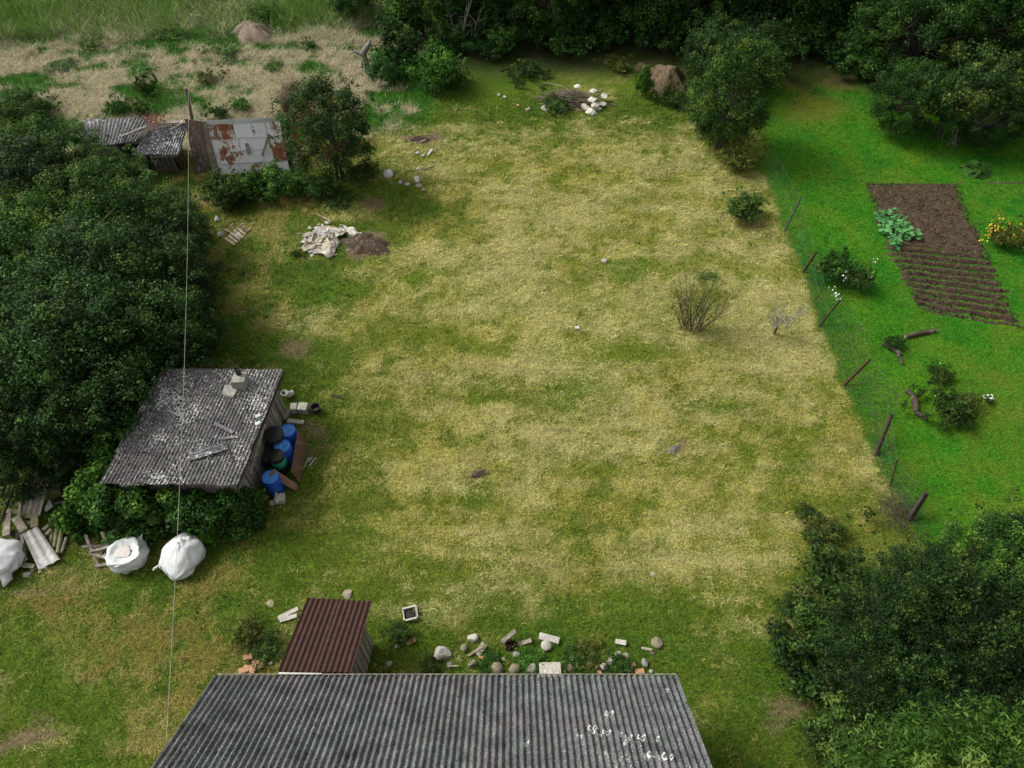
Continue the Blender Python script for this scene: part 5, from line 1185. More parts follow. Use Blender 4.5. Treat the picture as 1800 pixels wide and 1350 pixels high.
# ---- row of stones along the house
for x, y, s, mt, cu, fl, lab in (
 (779, 1150, 36, STONE_WHITE, 8, .8, 'largest white boulder in front of the house'),
 (831, 1122, 20, STONE_WHITE, 6, .5, 'flat white stone behind the row, near the boulder'),
 (816, 1140, 15, STONE_OLIVE, 1, .8, 'small olive round stone right of the white boulder'),
 (830, 1168, 19, STONE_OLIVE, 4, .8, 'angular brownish stone left of the round ones'),
 (872, 1177, 28, STONE_OLIVE, 0, .8, 'round brown fieldstone, leftmost of the three at the eave'),
 (904, 1177, 22, STONE_OLIVE, 0, .9, 'round brown fieldstone, middle of the three at the eave'),
 (934, 1176, 20, STONE_GREY, 0, 1., 'round dark fieldstone, rightmost of the three at the eave'),
 (1002, 1172, 20, STONE_OLIVE, 2, .8, 'brown stone right of the concrete slab'),
 (908, 1150, 15, STONE_WHITE, 7, .5, 'broken white stone behind the round fieldstones'),
 (961, 1136, 22, STONE_WHITE, 2, .8, 'round white stone in front of the concrete beam'),
 (1035, 1169, 13, STONE_WHITE, 6, .7, 'small white stone in the right part of the row'),
 (1062, 1173, 15, STONE_WHITE, 6, .9, 'pointed white stone in the right part of the row'),
 (1074, 1162, 22, STONE_GREY, 5, .6, 'flat grey stone behind the pointed white one'),
 (1086, 1150, 13, STONE_GREY, 5, .6, 'small grey stone at the back of the right part'),
 (1088, 1180, 11, STONE_OLIVE, 2, .7, 'small olive stone at the eave, right part'),
 (1105, 1178, 16, STONE_OLIVE, 4, .7, 'brown stone left of the two bricks at the eave'),
 (1133, 1168, 19, STONE_GREY, 4, .7, 'grey brown stone at the right end of the row'),
 (1113, 1168, 12, BRICK, 6, .6, 'reddish stone between brick and grey stone'),
 (1145, 1180, 9, STONE_WHITE, 4, .7, 'tiny pale stone at the right end of the row'),
 (1100, 1155, 16, STONE_GREY, 4, .5, 'grey stone half sunk in the grass, right part'),
 (1156, 1130, 22, STONE_OLIVE, 2, .5, 'brown sunken stone in the grass right of the row'),
 (1146, 1147, 10, STONE_OLIVE, 4, .5, 'small brown stone in the grass at the right end'),
 (684, 1168, 14, STONE_GREY, 2, .7, 'grey stone half hidden in grass right of the hut'),
 (698, 1136, 12, STONE_GREY, 5, .5, 'grey chip in the weeds right of the hut'),
 (790, 1168, 14, STONE_GREY, 5, .5, 'grey brown stone in front of the white boulder'),
 (872, 1160, 11, STONE_OLIVE, 5, .5, 'small brown chip behind the left round fieldstone'),
 (885, 1157, 10, STONE_WHITE, 5, .5, 'small pale chip behind the middle round fieldstone'),
 (1043, 1152, 9, STONE_GREY, 5, .5, 'small grey chip in the grass, right part')):
    rock(x, y, s, mt, lab, flat=fl, cuts=cu)
block(967, 1180, (.62, .40, .22), .02, CONCRETE, 'flat pale concrete slab at the eave of the house', 'concrete_slab')
block(965, 1124, (.62, .20, .18), -.25, STONE_WHITE, 'white concrete beam piece behind the round white stone', 'concrete_beam')
block(849, 1160, (.22, .16, .14), .05, BRICK, 'pale brick behind the angular stone in the row', 'brick', 'brick')
block(1052, 1180, (.26, .10, .10), 1.9, BRICK, 'brick standing on edge at the eave, right part', 'brick', 'brick')
block(1124, 1181, (.26, .13, .10), .0, BRICK, 'reddish brick at the eave near the right end', 'brick', 'brick')
for a, b_, w_, mt, lab in (((907, 1133), (934, 1125), .12, WOOD_OLD, 'pale board piece right of the dark stump'), ((838, 1150), (852, 1131), .20, WOOD_OLD, 'broken board standing behind the row of stones'), ((823, 1152), (846, 1137), .06, WOOD_OLD, 'thin pale stick leaning on the broken board'),
 ((1082, 1127), (1101, 1130), .14, STONE_WHITE, 'pale board chip on the grass above the right part'), ((1128, 1139), (1146, 1142), .07, WOOD_OLD, 'thin pale stick above the right end of the row'), ((786, 1171), (806, 1170), .04, WOOD_OLD, 'thin pale lath in front of the white boulder'), ((714, 1131), (730, 1124), .12, BRICK, 'broken brick chip on the grass right of the hut')):
    beam((*a, .04), (*b_, .12), w_, .04, mt, lab, 'board_piece')
# rotten stump
e = empty('rotten_stump', place(898, 1135), .3, 'dark rotten stump with splintered top behind the stones', 'stump'); mb = MB(); rr = random.Random(8)
for i in range(9):
    t = i*.7; x0, y0 = .16*math.cos(t), .13*math.sin(t)
    mb.hexa([Vector((x0-.05, y0-.04, -.05)), Vector((x0+.05, y0-.04, -.05)), Vector((x0+.05, y0+.04, -.05)), Vector((x0-.05, y0+.04, -.05))], [Vector((x0*.8-.02, y0*.8-.02, .2+rr.random()*.3)), Vector((x0*.8+.03, y0*.8-.02, .2+rr.random()*.3)), Vector((x0*.8+.02, y0*.8+.02, .25)), Vector((x0*.8-.02, y0*.8+.02, .25))])
o = mb.build('splinters', M('rot', (.09, .055, .035), (.04, .025, .018), scale=6), e); o['kind'] = 'stuff'
beam((882, 1128, .35), (906, 1108, .38), .12, .05, WOOD_GREY, 'grey board lying over the rotten stump', 'board_piece')

# ---- bits out on the grass
block(1014, 577, (.16, .16, .05), .1, LICHEN, 'small white square tile alone in the middle of the plot', 'white_tile', 'tile')
e = empty('white_plate', place(683, 307), 0, 'round white plate tilted on the grass right of the berry tree', 'plate'); MB().lathe([(.0, .0), (.22, .0), (.235, .02), (.22, .045), (.0, .05)], 20, Matrix.Rotation(.45, 4, 'X')@Matrix.Translation((0, 0, .08)), False).build('disc', LICHEN, e, True); MB().lathe([(.235, .0), (.25, .02), (.235, .05)], 20, Matrix.Rotation(.45, 4, 'X')@Matrix.Translation((0, 0, .08)), False).build('rim', STONE_WHITE, e, True)
for x, y, s, mt, fl, lab in ((704, 321, 8, STONE_WHITE, .5, 'small white scrap below the round plate'), (717, 325, 10, STONE_WHITE, .5, 'white folded scrap beside the pale stone'), (734, 319, 15, STONE_WHITE, .6, 'pale grey stone in the rubble right of the plate'), (736, 328, 11, WOOD_OLD, .5, 'brownish lump below the pale grey stone'), (736, 299, 14, STONE_WHITE, .4, 'white flat stone at the end of the twig'), (735, 270, 9, STONE_WHITE, .4, 'pale chip left of the white stick'), (744, 274, 10, STONE_WHITE, .4, 'pale chip at the foot of the white stick'), (677, 312, 7, WOOD_OLD, .5, 'pale splinter left of the round plate'), (688, 322, 6, STONE_GREY, .5, 'grey pebble under the round plate'), (745, 335, 9, STONE_GREY, .4, 'grey rubble chip below the stones'),
 (877, 168, 9, STONE_WHITE, .4, 'pale scrap on the grass left of the brush pile, left one'), (888, 172, 9, STONE_WHITE, .4, 'pale scrap on the grass left of the brush pile, right one'), (928, 194, 9, STONE_WHITE, .4, 'pale scrap in front of the weeds by the brush pile'), (957, 192, 13, STONE_WHITE, .4, 'pale torn scrap in front of the brush pile'), (970, 176, 6, STONE_WHITE, .5, 'small white speck in the weeds by the brush pile'), (910, 186, 8, BRICK, .4, 'small pinkish chip in the grass by the brush pile'),
 (420, 358, 9, LICHEN, .6, 'small white scrap in the weeds below the metal shed'), (432, 354, 12, LICHEN, .5, 'white scrap in the weeds below the metal shed'), (383, 386, 14, STONE_WHITE, .4, 'pale scrap heap left of the splintered crate'), (388, 413, 12, STONE_WHITE, .3, 'flat pale scrap in front of the splintered crate'), (577, 366, 5, LICHEN, .5, 'tiny white speck on the grass above the plastic sheeting'), (373, 555, 6, STONE_WHITE, .5, 'pale pebble at the thicket edge by the cable'), (1063, 459, 12, STONE_WHITE, .25, 'pale flat patch stone in the dry grass centre'), (1148, 1010, 14, WOOD_OLD, .2, 'pale dry clod in the grass in the lower right'), (1740, 318-10, 6, STONE_WHITE, .5, 'small pale stone near the large leaved plant')):
    rock(x, y, s, mt, lab, 'scrap' if 'scrap' in lab or 'chip' in lab or 'speck' in lab else 'stone', flat=fl, cat='scrap' if 'scrap' in lab or 'chip' in lab else 'stone')
for a, b_, w_, mt, lab in (((752, 272), (760, 262), .12, STONE_WHITE, 'white stick standing askew on the grass'), ((744, 299), (765, 292), .04, BARK, 'thin brown twig beside the white flat stone'), ((738, 250), (748, 246), .07, WOOD_OLD, 'pale stick at the edge of the small soil heap'), ((346, 600), (362, 598), .03, WOOD_OLD, 'thin pale stick on the grass at the thicket edge'), ((555, 375), (580, 388), .05, WOOD_OLD, 'bent pale branch above the plastic sheeting')):
    beam((*a, .05), (*b_, .12), w_, .03, mt, lab, 'stick', 'stick')
for q, (x, y, sz_, mt, lab) in enumerate(((545, 402, 9, STONE_WHITE, 'pale torn scrap above the grey sheeting, left'), (560, 396, 8, WOOD_OLD, 'brown scrap above the grey sheeting'), (575, 393, 10, STONE_WHITE, 'pale torn scrap above the grey sheeting, right'), (536, 425, 8, BRICK, 'small reddish scrap at the left tip of the sheeting'), (548, 450, 9, STONE_WHITE, 'pale scrap at the front left of the sheeting'), (590, 448, 8, WOOD_OLD, 'brown lump between sheeting and soil heap, front'), (612, 440, 7, STONE_GREY, 'grey lump on the dark soil heap, front'), (625, 408, 9, STONE_WHITE, 'pale scrap at the right end of the ragged sheeting'), (600, 396, 8, STONE_WHITE, 'pale scrap behind the ragged sheeting'))):
    rock(x, y, sz_, mt, lab, 'scrap', flat=.45, cat='scrap', cuts=7)
# splintered crate
e = empty('broken_crate', place(407, 410), .5, 'splintered wooden crate lying on the grass by the thicket', 'crate'); eo = Vector(e.location)
e.rotation_euler.z = 0
for i in range(5):
    MB().plank(place(396+i*5.0, 418-i*4.5, .10)-eo, place(413+i*4.6, 430-i*4.6, .06)-eo, .12, .02).build('slat', WOOD_OLD, e)
for a, b_ in (((392, 402, .12), (426, 418, .10)), ((420, 395, .3), (430, 406, .05)), ((428, 392, .3), (420, 398, .25)), ((410, 393, .3), (402, 402, .1)), ((432, 407, .06), (440, 403, .06))):
    MB().plank(place(*a)-eo, place(*b_)-eo, .06, .04).build('rail', WOOD_OLD, e)
# plastic sheeting and soil
def crumple(name, corners, mat, label, cat, amp=.12, seed=0, n=26, base=.04):
    cs = [place(*c) for c in corners]; mid = sum(cs, Vector())/4; r = np.random.default_rng(seed); vs = []
    for j in range(n+1):
        for i in range(n+1):
            a, b = i/n, j/n; q = cs[0]*(1-a)*(1-b)+cs[1]*a*(1-b)+cs[2]*a*b+cs[3]*(1-a)*b
            X, Y = np.array([q.x*1.0]), np.array([q.y*1.0]); f = abs(fbm(X, Y, 3.5, seed, 4, .6)[0]-.5)*2.2; g = 1-abs(fbm(X*1.4, Y*.9, 2.6, seed+3, 3)[0]-.5)*4
            edge = min(1, 6*min(a, 1-a, b, 1-b)+.15)
            w = Vector(((fbm(X, Y, 2.2, seed+1)[0]-.5)*1.5, (fbm(X, Y, 2.2, seed+2)[0]-.5)*1.5, 0))
            vs.append(q-mid+w+Vector((0, 0, base+amp*(f*1.0+max(0, g)*1.0)*edge)))
    fs = [(j*(n+1)+i, j*(n+1)+i+1, (j+1)*(n+1)+i+1, (j+1)*(n+1)+i) for j in range(n) for i in range(n)]
    o = MB().add(vs, fs).build(name, mat, None, True, loc=mid)
    sol = o.modifiers.new('thick', 'SOLIDIFY'); sol.thickness = .008
    return tag(o, label, cat)
SHEETING = M('sheeting', (.34, .32, .28), (.22, .19, .14), (.42, .42, .42), scale=3, bmp=.3, rough=.5)
crumple('plastic_sheeting', [(528, 440), (585, 448), (604, 402), (535, 404)], SHEETING, 'crumpled grey plastic sheeting beside the dark soil heap', 'sheeting', .16, 2)
crumple('plastic_sheeting', [(588, 415), (632, 416), (625, 402), (576, 399)], M('sheeting_pale', (.50, .49, .44), (.34, .30, .24), scale=4, bmp=.4), 'pale ragged sheeting at the back of the dark soil heap', 'sheeting', .20, 5, 20)
crumple('plastic_sheeting', [(548, 446), (578, 448), (590, 425), (560, 418)], M('sheeting_beige', (.40, .36, .27), (.28, .25, .18), scale=4, bmp=.4), 'beige folded sack lying over the grey sheeting', 'sheeting', .14, 7, 18, .12)
SOILD = M('soil_dark', (.095, .066, .042), (.034, .023, .015), (.17, .125, .08), scale=9, bmp=.9, dist=.04)
def mound(name, x, y, rx, ry, h, mat, label, cat, seed=0):
    p = place(x, y); nr, na = 12, 30; vs = [(0, 0, h)]; r = np.random.default_rng(seed); ph = r.uniform(0, 6, 3)
    for j in range(1, nr+1):
        t = j/nr
        for i in range(na):
            a = 2*math.pi*i/na; w = 1+.20*math.sin(2*a+ph[0])+.14*math.sin(5*a+ph[1])+.10*math.sin(9*a+ph[2])
            X, Y = np.array([p.x+rx*t*w*math.cos(a)]), np.array([p.y+ry*t*w*math.sin(a)])
            z = h*(1-t**1.6)*(.55+.9*fbm(X, Y, 2.4, seed, 4, .6)[0]) - .03*t
            vs.append((rx*t*w*math.cos(a), ry*t*w*math.sin(a), z))
    fs = [(0, 1+i, 1+(i+1) % na) for i in range(na)]
    for j in range(nr-1):
        for i in range(na): fs.append((1+j*na+i, 1+(j+1)*na+i, 1+(j+1)*na+(i+1) % na, 1+j*na+(i+1) % na))
    return tag(MB().add(vs, fs).build(name, mat, None, True, loc=p), label, cat)
mound('soil_heap', 645, 430, 1.1, .75, .42, SOILD, 'dark soil heap beside the plastic sheeting', 'soil heap', 1)
mound('soil_heap', 735, 246, .6, .3, .2, SOILD, 'small low soil heap at the far left of the plot', 'soil heap', 2)
mound('soil_heap', 843, 834, .38, .22, .12, SOILD, 'small dark clods of earth in the dry grass centre left', 'soil heap', 3)
mound('soil_heap', 1184, 790, .28, .22, .10, M('ash', (.13, .115, .10), (.07, .06, .055), scale=8), 'little grey ash heap in the dry grass', 'ash heap', 4)
HAY = M('hay', (.17, .125, .07), (.085, .06, .034), (.23, .18, .105), scale=14, stretch=(1, 1, 2), bmp=.9, dist=.04)
mound('hay_mound', 1168, 145, 1.35, 1.2, .95, HAY, 'brown hay covered mound at the edge of the wood', 'mound', 5)
mound('hay_mound', 1128, 122, .45, .4, .45, HAY, 'small brown hay tuft left of the mound', 'mound', 6)
mound('hay_mound', 445, 62, 1.4, 1.1, .8, M('hay_grey', (.26, .21, .15), (.16, .125, .085), (.32, .27, .20), scale=12, bmp=.9, dist=.05), 'grey brown heap of dead grass in the field', 'mound', 7)
e = empty('withered_stump', place(645, 128), 0, 'brown withered stump wrapped in dry creeper at the plot corner', 'stump')
MB().tube([(0, 0, -.1), (.05, .02, .6), (-.05, .05, 1.1), (.35, .1, 1.6), (.5, .1, 1.85)], [.24, .17, .19, .12, .03], 9).build('trunk', BARK_PALE, e, True)
MB().tube([(-.05, .05, 1.0), (-.5, 0, 1.25), (-.75, -.05, 1.1)], [.14, .09, .02], 8).build('limb', BARK_PALE, e, True)

# ---- brush pile with white rubbish
rr = random.Random(5); mb = MB(); pc = place(1003, 182)
for i in range(230):
    x = rr.gauss(0, .75); y = rr.gauss(0, .38); z = max(.02, (.75-abs(x)*.25-abs(y)*.7)*rr.random()+.05)
    a = rr.gauss(-.25, .32); L = rr.uniform(.5, 1.3); d = Vector((math.cos(a), math.sin(a), rr.gauss(0, .12)))*L
    q = Vector((x, y, z)); mb.tube([q-d*.5, q+Vector((rr.gauss(0, .03), rr.gauss(0, .03), .02)), q+d*.5], [.017, .014, .006], 4, False)
o = mb.build('brush_pile', M('twigs', (.20, .155, .11), (.10, .075, .055), scale=5), None, loc=pc); tag(o, 'heap of dry brushwood with white rubbish at its right end', 'brush pile', kind='stuff')
beam((955, 146, .5), (990, 152, .5), .04, .03, WOOD_OLD, 'long pale stick poking out left of the brush pile', 'stick', 'stick')
WBAG = M('white_rubbish', (.52, .51, .44), (.38, .36, .28), (.58, .58, .55), scale=5, bmp=.4, rough=.55)
for i, (x, y, s, z, lab) in enumerate(((1017, 152, 9, .55, 'white crumpled bag at the back of the rubbish, left'), (1042, 160, 12, .55, 'white crumpled bag on top of the brushwood'), (1064, 168, 12, .35, 'white bag at the right tip of the rubbish'), (1029, 187, 14, .12, 'white bag at the left front of the rubbish'), (1046, 185, 18, .25, 'large pale bag in the middle of the rubbish'), (1060, 182, 14, .25, 'pale bag at the right of the rubbish'), (1053, 191, 11, .10, 'small pale bag at the front of the rubbish'), (1039, 196, 15, .08, 'pale bag at the very front of the rubbish'), (1043, 174, 14, .45, 'beige bag between brushwood and white bags'))):
    me = rock_mesh(200+i, .6, .6, 16, 3, .06); p = place(x, y, z); s_ = s/2/33
    tag(obj('rubbish_bag', me, WBAG, None, p, (rr.uniform(-.4, .4), rr.uniform(-.4, .4), rr.uniform(0, 6)), (s_*1.3, s_*1.1, s_*1.1)), lab, 'bag')
for a, b_, lab in (((1047, 164), (1060, 159), 'dark green stick across the rubbish, upper'), ((1045, 172), (1056, 164), 'dark green stick across the rubbish, lower')):
    beam((*a, .6), (*b_, .62), .05, .04, M('dkgreen'+a.__str__(), (.02, .07, .045), scale=4), lab, 'stick', 'stick')

# ---- rusted drum in the ruin
e = empty('rusty_drum', place(322, 292), 0, 'rusty brown drum standing in the gap between the old sheds', 'drum')
MB().lathe([(.28, 0), (.29, .02), (.29, .40), (.30, .42), (.29, .44), (.29, .85), (.30, .88), (.27, .88), (.26, .84), (.02, .83)], 20).build('body', RUSTP, e, True)
MB().lathe([(.295, .86), (.31, .87), (.31, .90), (.295, .91)], 20, None, False).build('rim', RUSTP, e, True)
# ================================================================== FENCE
POST_RUST = M('post_rust', (.055, .024, .014), (.030, .015, .010), scale=6, stretch=(1, 1, .3), bmp=.4)
POST_BROWN = M('post_brown', (.042, .026, .017), (.022, .014, .010), scale=6, stretch=(1, 1, .3), bmp=.5)
POST_IRON = M('post_iron', (.05, .045, .04), (.03, .027, .025), scale=6, bmp=.2, rough=.6)
fence = empty('wire_fence', (FENCE[5].x, FENCE[5].y, 0), 0, 'sagging wire mesh fence on leaning posts beside the lawn', 'fence'); fo = Vector(fence.location)
posts = [((1335, 283), (1355, 253), .05, POST_IRON, 1), ((1356, 333), (1378, 290), .035, POST_IRON, 1), ((1380, 405), (1408, 347), .09, POST_IRON, 0), ((1412, 478), (1436, 442), .10, POST_RUST, 0), ((1430, 530), (1450, 500), .04, POST_IRON, 1),
 ((1440, 573), (1477, 527), .09, POST_BROWN, 0), ((1462, 610), (1520, 572), .03, POST_IRON, 1), ((1483, 678), (1530, 631), .11, POST_RUST, 0), ((1530, 733), (1590, 687), .03, POST_IRON, 1), ((1538, 803), (1568, 728), .13, POST_BROWN, 0), ((1564, 856), (1577, 808), .07, POST_BROWN, 1), ((1597, 915), (1628, 866), .19, WOOD_DARK, 0)]
tops = []; bots = []
for (a, b_, w_, mt, rnd) in posts:
    p = place(*a); t = gp(b_[0], b_[1], 1.05); d = t-p; w_ *= .78
    if rnd: MB().tube([p-fo-d*.06, (p+t)/2-fo+Vector((.01, 0, 0)), t-fo], w_/2, 7).build('post', mt, fence, True)
    else: MB().plank(p-fo-d*.06, t-fo, w_, w_*.85, up=Vector((0, 1, 0))).build('post', mt, fence)
    tops.append(t); bots.append(p)
WIRE = M('wire', (.10, .10, .09), (.07, .065, .06), scale=4, bmp=0, rough=.6)
for hh in (.10, .55, .97):
    pts = []
    for i in range(len(tops)):
        q = bots[i].lerp(tops[i], hh); pts.append(q-fo)
        if i < len(tops)-1: m_ = (bots[i].lerp(tops[i], hh)+bots[i+1].lerp(tops[i+1], hh))/2; m_.z -= .05; pts.append(m_-fo)
    MB().tube(pts, .004, 4, False).build('wire', WIRE, fence)
mb = MB()
for i in range(len(tops)-1):
    L = (bots[i+1]-bots[i]).length; n = max(3, int(L/.11)); m_ = 9
    for k in range(-m_, n):
        for sg in (0, 1):
            pts = []
            for j in (0, m_//2, m_):
                s_ = (k+j)/n if sg == 0 else (k+m_-j)/n
                if s_ < 0 or s_ > 1: continue
                b_ = bots[i].lerp(bots[i+1], s_); t_ = tops[i].lerp(tops[i+1], s_); q = b_.lerp(t_, .02+.94*j/m_); q.z -= .05*math.sin(math.pi*s_); pts.append(q-fo)
            if len(pts) > 1: mb.tube(pts, .0013, 3, False)
o = mb.build('wire_mesh', WIRE, fence); o['kind'] = 'stuff'

# ================================================================== VEGETABLE BED
b0, b1, b2_, b3 = BED           # far left, far right, near right, near left
nu, nv = 110, 230; vs = []; UU = np.linspace(-.0, 1, nu+1); VV = np.linspace(0, 1, nv+1)
A, B = np.meshgrid(UU, VV)
def bl(k): return (b0[k]*(1-A)+b1[k]*A)*(1-B)+(b3[k]*(1-A)+b2_[k]*A)*B
X, Y = bl(0), bl(1)
# uneven edges
ex = (fbm(X, Y, 1.6, 3, 3)-.5)*1.3; sidew = np.abs(A-.5)*2; X = X + ex*sidew**6; Y = Y + (fbm(X, Y, 1.3, 5, 3)-.5)*.6*(np.abs(B-.5)*2)**8
furrow = sstep(.49, .55, B)
ridge = .085*np.cos((B-.55)*2*np.pi*10.3/.45 + .5*(fbm(X, Y, .8, 2)-.5))
Z = .05 + furrow*ridge*(.7+.6*fbm(X, Y, 1.2, 1)) + .10*(fbm(X, Y, 3.2, 4, 4, .6)-.5) + .05*(fbm(X, Y, 9, 6, 2)-.5)
em = np.minimum(np.minimum(A, 1-A)*18, np.minimum(B, 1-B)*30); Z = Z*np.clip(em, 0, 1) - .05*(1-np.clip(em, 0, 1)) + ground_z(X, Y)
V = np.stack([X.ravel(), Y.ravel(), Z.ravel()], -1); ii = np.arange((nu+1)*(nv+1)).reshape(nv+1, nu+1)
F = np.stack([ii[:-1, :-1], ii[1:, :-1], ii[1:, 1:], ii[:-1, 1:]], -1).reshape(-1, 4)
SOIL = M('bed_soil', (.085, .055, .032), (.040, .026, .015), (.155, .105, .064), scale=7, bmp=1.0, bsc=30, dist=.05, lo=.3, hi=.75)
tag(obj('vegetable_bed', np_mesh('vegetable_bed', V, F, smooth=True), SOIL), kind='structure')
# clods
r = np.random.default_rng(3); n = 5200; a = r.random(n)*.96+.02; b = r.random(n)*.97+.015
pX = (b0.x*(1-a)+b1.x*a)*(1-b)+(b3.x*(1-a)+b2_.x*a)*b; pY = (b0.y*(1-a)+b1.y*a)*(1-b)+(b3.y*(1-a)+b2_.y*a)*b
s = r.uniform(.015, .05, n); zz = .05 + sstep(.49, .55, b)*.085*np.cos((b-.55)*2*np.pi*10.3/.45)*.9 + ground_z(pX, pY)
oc = np.array([[1, 0, 0], [-1, 0, 0], [0, 1, 0], [0, -1, 0], [0, 0, 1.], [0, 0, -1]]); of = np.array([[0, 2, 4], [2, 1, 4], [1, 3, 4], [3, 0, 4], [2, 0, 5], [1, 2, 5], [3, 1, 5], [0, 3, 5]])
V = (oc[None]*(1+.5*r.normal(size=(n, 6, 1)))*s[:, None, None] + np.stack([pX, pY, zz], -1)[:, None]).reshape(-1, 3); F = (of[None]+np.arange(n)[:, None, None]*6).reshape(-1, 3)
tag(obj('soil_clods', np_mesh('soil_clods', V, F), SOIL), 'loose clods of brown earth on the vegetable bed', 'soil', kind='stuff')
n = 420; a = r.random(n); b = r.random(n); a = np.where(r.random(n) < .5, a, np.where(r.random(n) < .5, a*.06, 1-a*.06))
pX = (b0.x*(1-a)+b1.x*a)*(1-b)+(b3.x*(1-a)+b2_.x*a)*b; pY = (b0.y*(1-a)+b1.y*a)*(1-b)+(b3.y*(1-a)+b2_.y*a)*b
P = np.repeat(np.stack([pX, pY, np.full(n, .12)], -1), 6, 0)+r.normal(size=(n*6, 3))*np.array([.05, .05, .02])
tag(obj('seedlings', leaf_mesh('seedlings', P, unit(np.array([0, 0, 1.])+.5*r.normal(size=P.shape)), r.uniform(.03, .07, len(P)), .6, r), LEAF['bright']), 'tiny green weed seedlings scattered on the vegetable bed', 'weeds', kind='stuff')
# dug edge running right from the bed
mb = MB(); p1, p2 = place(1682, 321), place(1810, 320); mb.hexa([p1+Vector((0, -.07, -.06)), p2+Vector((0, -.07, -.06)), p2+Vector((0, .07, -.06)), p1+Vector((0, .07, -.06))], [p1+Vector((0, -.07, .012)), p2+Vector((0, -.07, .012)), p2+Vector((0, .07, .012)), p1+Vector((0, .07, .012))])
tag(mb.build('dug_edge', SOILD, None), kind='structure')

# ================================================================== GARDEN PLANTS
def big_leaf_plant(name, loc, leaves, size, mat, label, seed, asp=.9, hgt=.25, stemmat=None, cat='plant', cup=.25):
    """rosette or bed of broad leaves; each leaf a bent fan on its own stalk"""
    r = random.Random(seed); e = empty(name, loc, 0, label, cat); mb = MB()
    meshes = []
    for v in range(3):
        m_ = MB(); vs = [(0, 0, 0)]; n = 13
        for ring, rr in ((1, .55), (2, 1.0)):
            for i in range(n):
                t = -math.pi*.92 + 2*math.pi*.92*i/(n-1); q = rr*(1+.12*math.sin(5*t+v)*(ring == 2)); x = .35+q*.65*math.cos(t); y = asp*q*.62*math.sin(t)
                vs.append((x, y, -cup*(x-.35)**2*.8 + .10*abs(y) + r.uniform(-.02, .02)))
        fs = [(0, 1+i, 2+i) for i in range(n-1)]+[(1+i, 1+n+i, 2+n+i, 2+i) for i in range(n-1)]
        me = m_.add(vs, fs).mesh('leaf', True); me.materials.append(LEAF[mat]); at = me.attributes.new('lv', 'FLOAT', 'FACE'); at.data.foreach_set('value', [.25+.3*v]*len(me.polygons)); meshes.append(me)
    for (x, y, z, yaw, tilt, s) in leaves:
        o = obj('leaf', meshes[r.randrange(3)], None, e, (x, y, z), (0, 0, 0), s*size)
        o.rotation_euler = (r.uniform(-.25, .25), tilt, yaw)
        mb.tube([(x*.75, y*.75, 0), (x, y, z)], .010, 4, False)
    o = mb.build('stalks', LEAF[mat], e); return e
def area_leaves(poly, n, o, r, z0, z1, s0=.7, s1=1.2):
    out = []; xs = [p.x for p in poly]; ys = [p.y for p in poly]
    while len(out) < n:
        x = r.uniform(min(xs), max(xs)); y = r.uniform(min(ys), max(ys))
        if inside_poly(np.array([x]), np.array([y]), [(p.x, p.y) for p in poly])[0]: out.append((x-o.x, y-o.y, r.uniform(z0, z1), r.uniform(0, 6.28), r.uniform(-.1, .5), r.uniform(s0, s1)))
    return out
poly = [gp(1536, 378), gp(1572, 380), gp(1600, 410), gp(1618, 425), gp(1598, 428), gp(1582, 415), gp(1578, 442), gp(1568, 440), gp(1548, 415)]
o = place(1568, 405); big_leaf_plant('squash_plant', o, area_leaves(poly, 230, o, random.Random(4), .12, .45), .15, 'squash', 'sprawling pale green squash plant on the edge of the vegetable bed', 4)
o = place(1716, 300); ls = []
rr = random.Random(6)
for i in range(26):
    t = i*2.4; q = .10+.42*(i/26); ls.append((q*math.cos(t), q*math.sin(t), .38-.25*(i/26), t, .1+.5*(i/26), rr.uniform(.8, 1.2)))
big_leaf_plant('hosta', o, ls, .36, 'vine', 'large leaved green hosta clump under the apple tree', 7, .8)
def flower_bits(parent, pts, mat, size, name, seed=0, per=7, spread=.06):
    r = np.random.default_rng(seed); P = []
    for p in pts:
        P.append(np.array(p)[None]+r.normal(size=(per, 3))*spread)
    P = np.concatenate(P); N = unit(np.array([0, 0, 1.])+.7*r.normal(size=P.shape))
    me = leaf_mesh(name, P, N, np.full(len(P), size)*r.uniform(.7, 1.3, len(P)), .8, r); o_ = obj(name, me, mat, parent); o_['kind'] = 'stuff'; return o_
WHITEF = M('petal_white', (.70, .74, .66), (.60, .64, .55), scale=5, bmp=0); YELLOWF = M('petal_yellow', (.55, .38, .02), (.60, .46, .05), scale=5, bmp=0); REDB = M('berry_red', (.22, .045, .015), (.15, .03, .012), scale=5, bmp=0, rough=.4)
def flat_bush(name, x, y, sc, sz, mat, label, flowers=None, fmat=None, fsize=.07, seed=0, fper=7, fspread=.07):
    e = plant('weed%d' % (x % 2), mat, name, x, y+4, sc*1.12, label, 'plant', sz=sz*1.55, rot=seed*.7)
    if flowers:
        M_ = Matrix.LocRotScale(e.location, e.rotation_euler, e.scale).inverted()
        pts = [M_ @ gp(fx, fy, fz) for fx, fy, fz in flowers]
        flower_bits(e, [tuple(p) for p in pts], fmat, fsize/sc, 'flowers', seed, fper, fspread/sc)
    return e
flat_bush('flowering_shrub', 1470, 470, 1.0, 1.15, 'vine', 'leafy shrub with white flowers behind the rusty fence post', [(1490, 478, .7), (1483, 485, .7), (1536, 458, .5), (1533, 480, .5), (1527, 490, .4), (1465, 507, .35), (1468, 515, .3), (1472, 521, .3), (1478, 524, .3)], WHITEF, .06, 1)
flat_bush('flowering_shrub', 1508, 492, .72, .9, 'box', 'lower leafy half of the shrub, right of the white flowers', None)
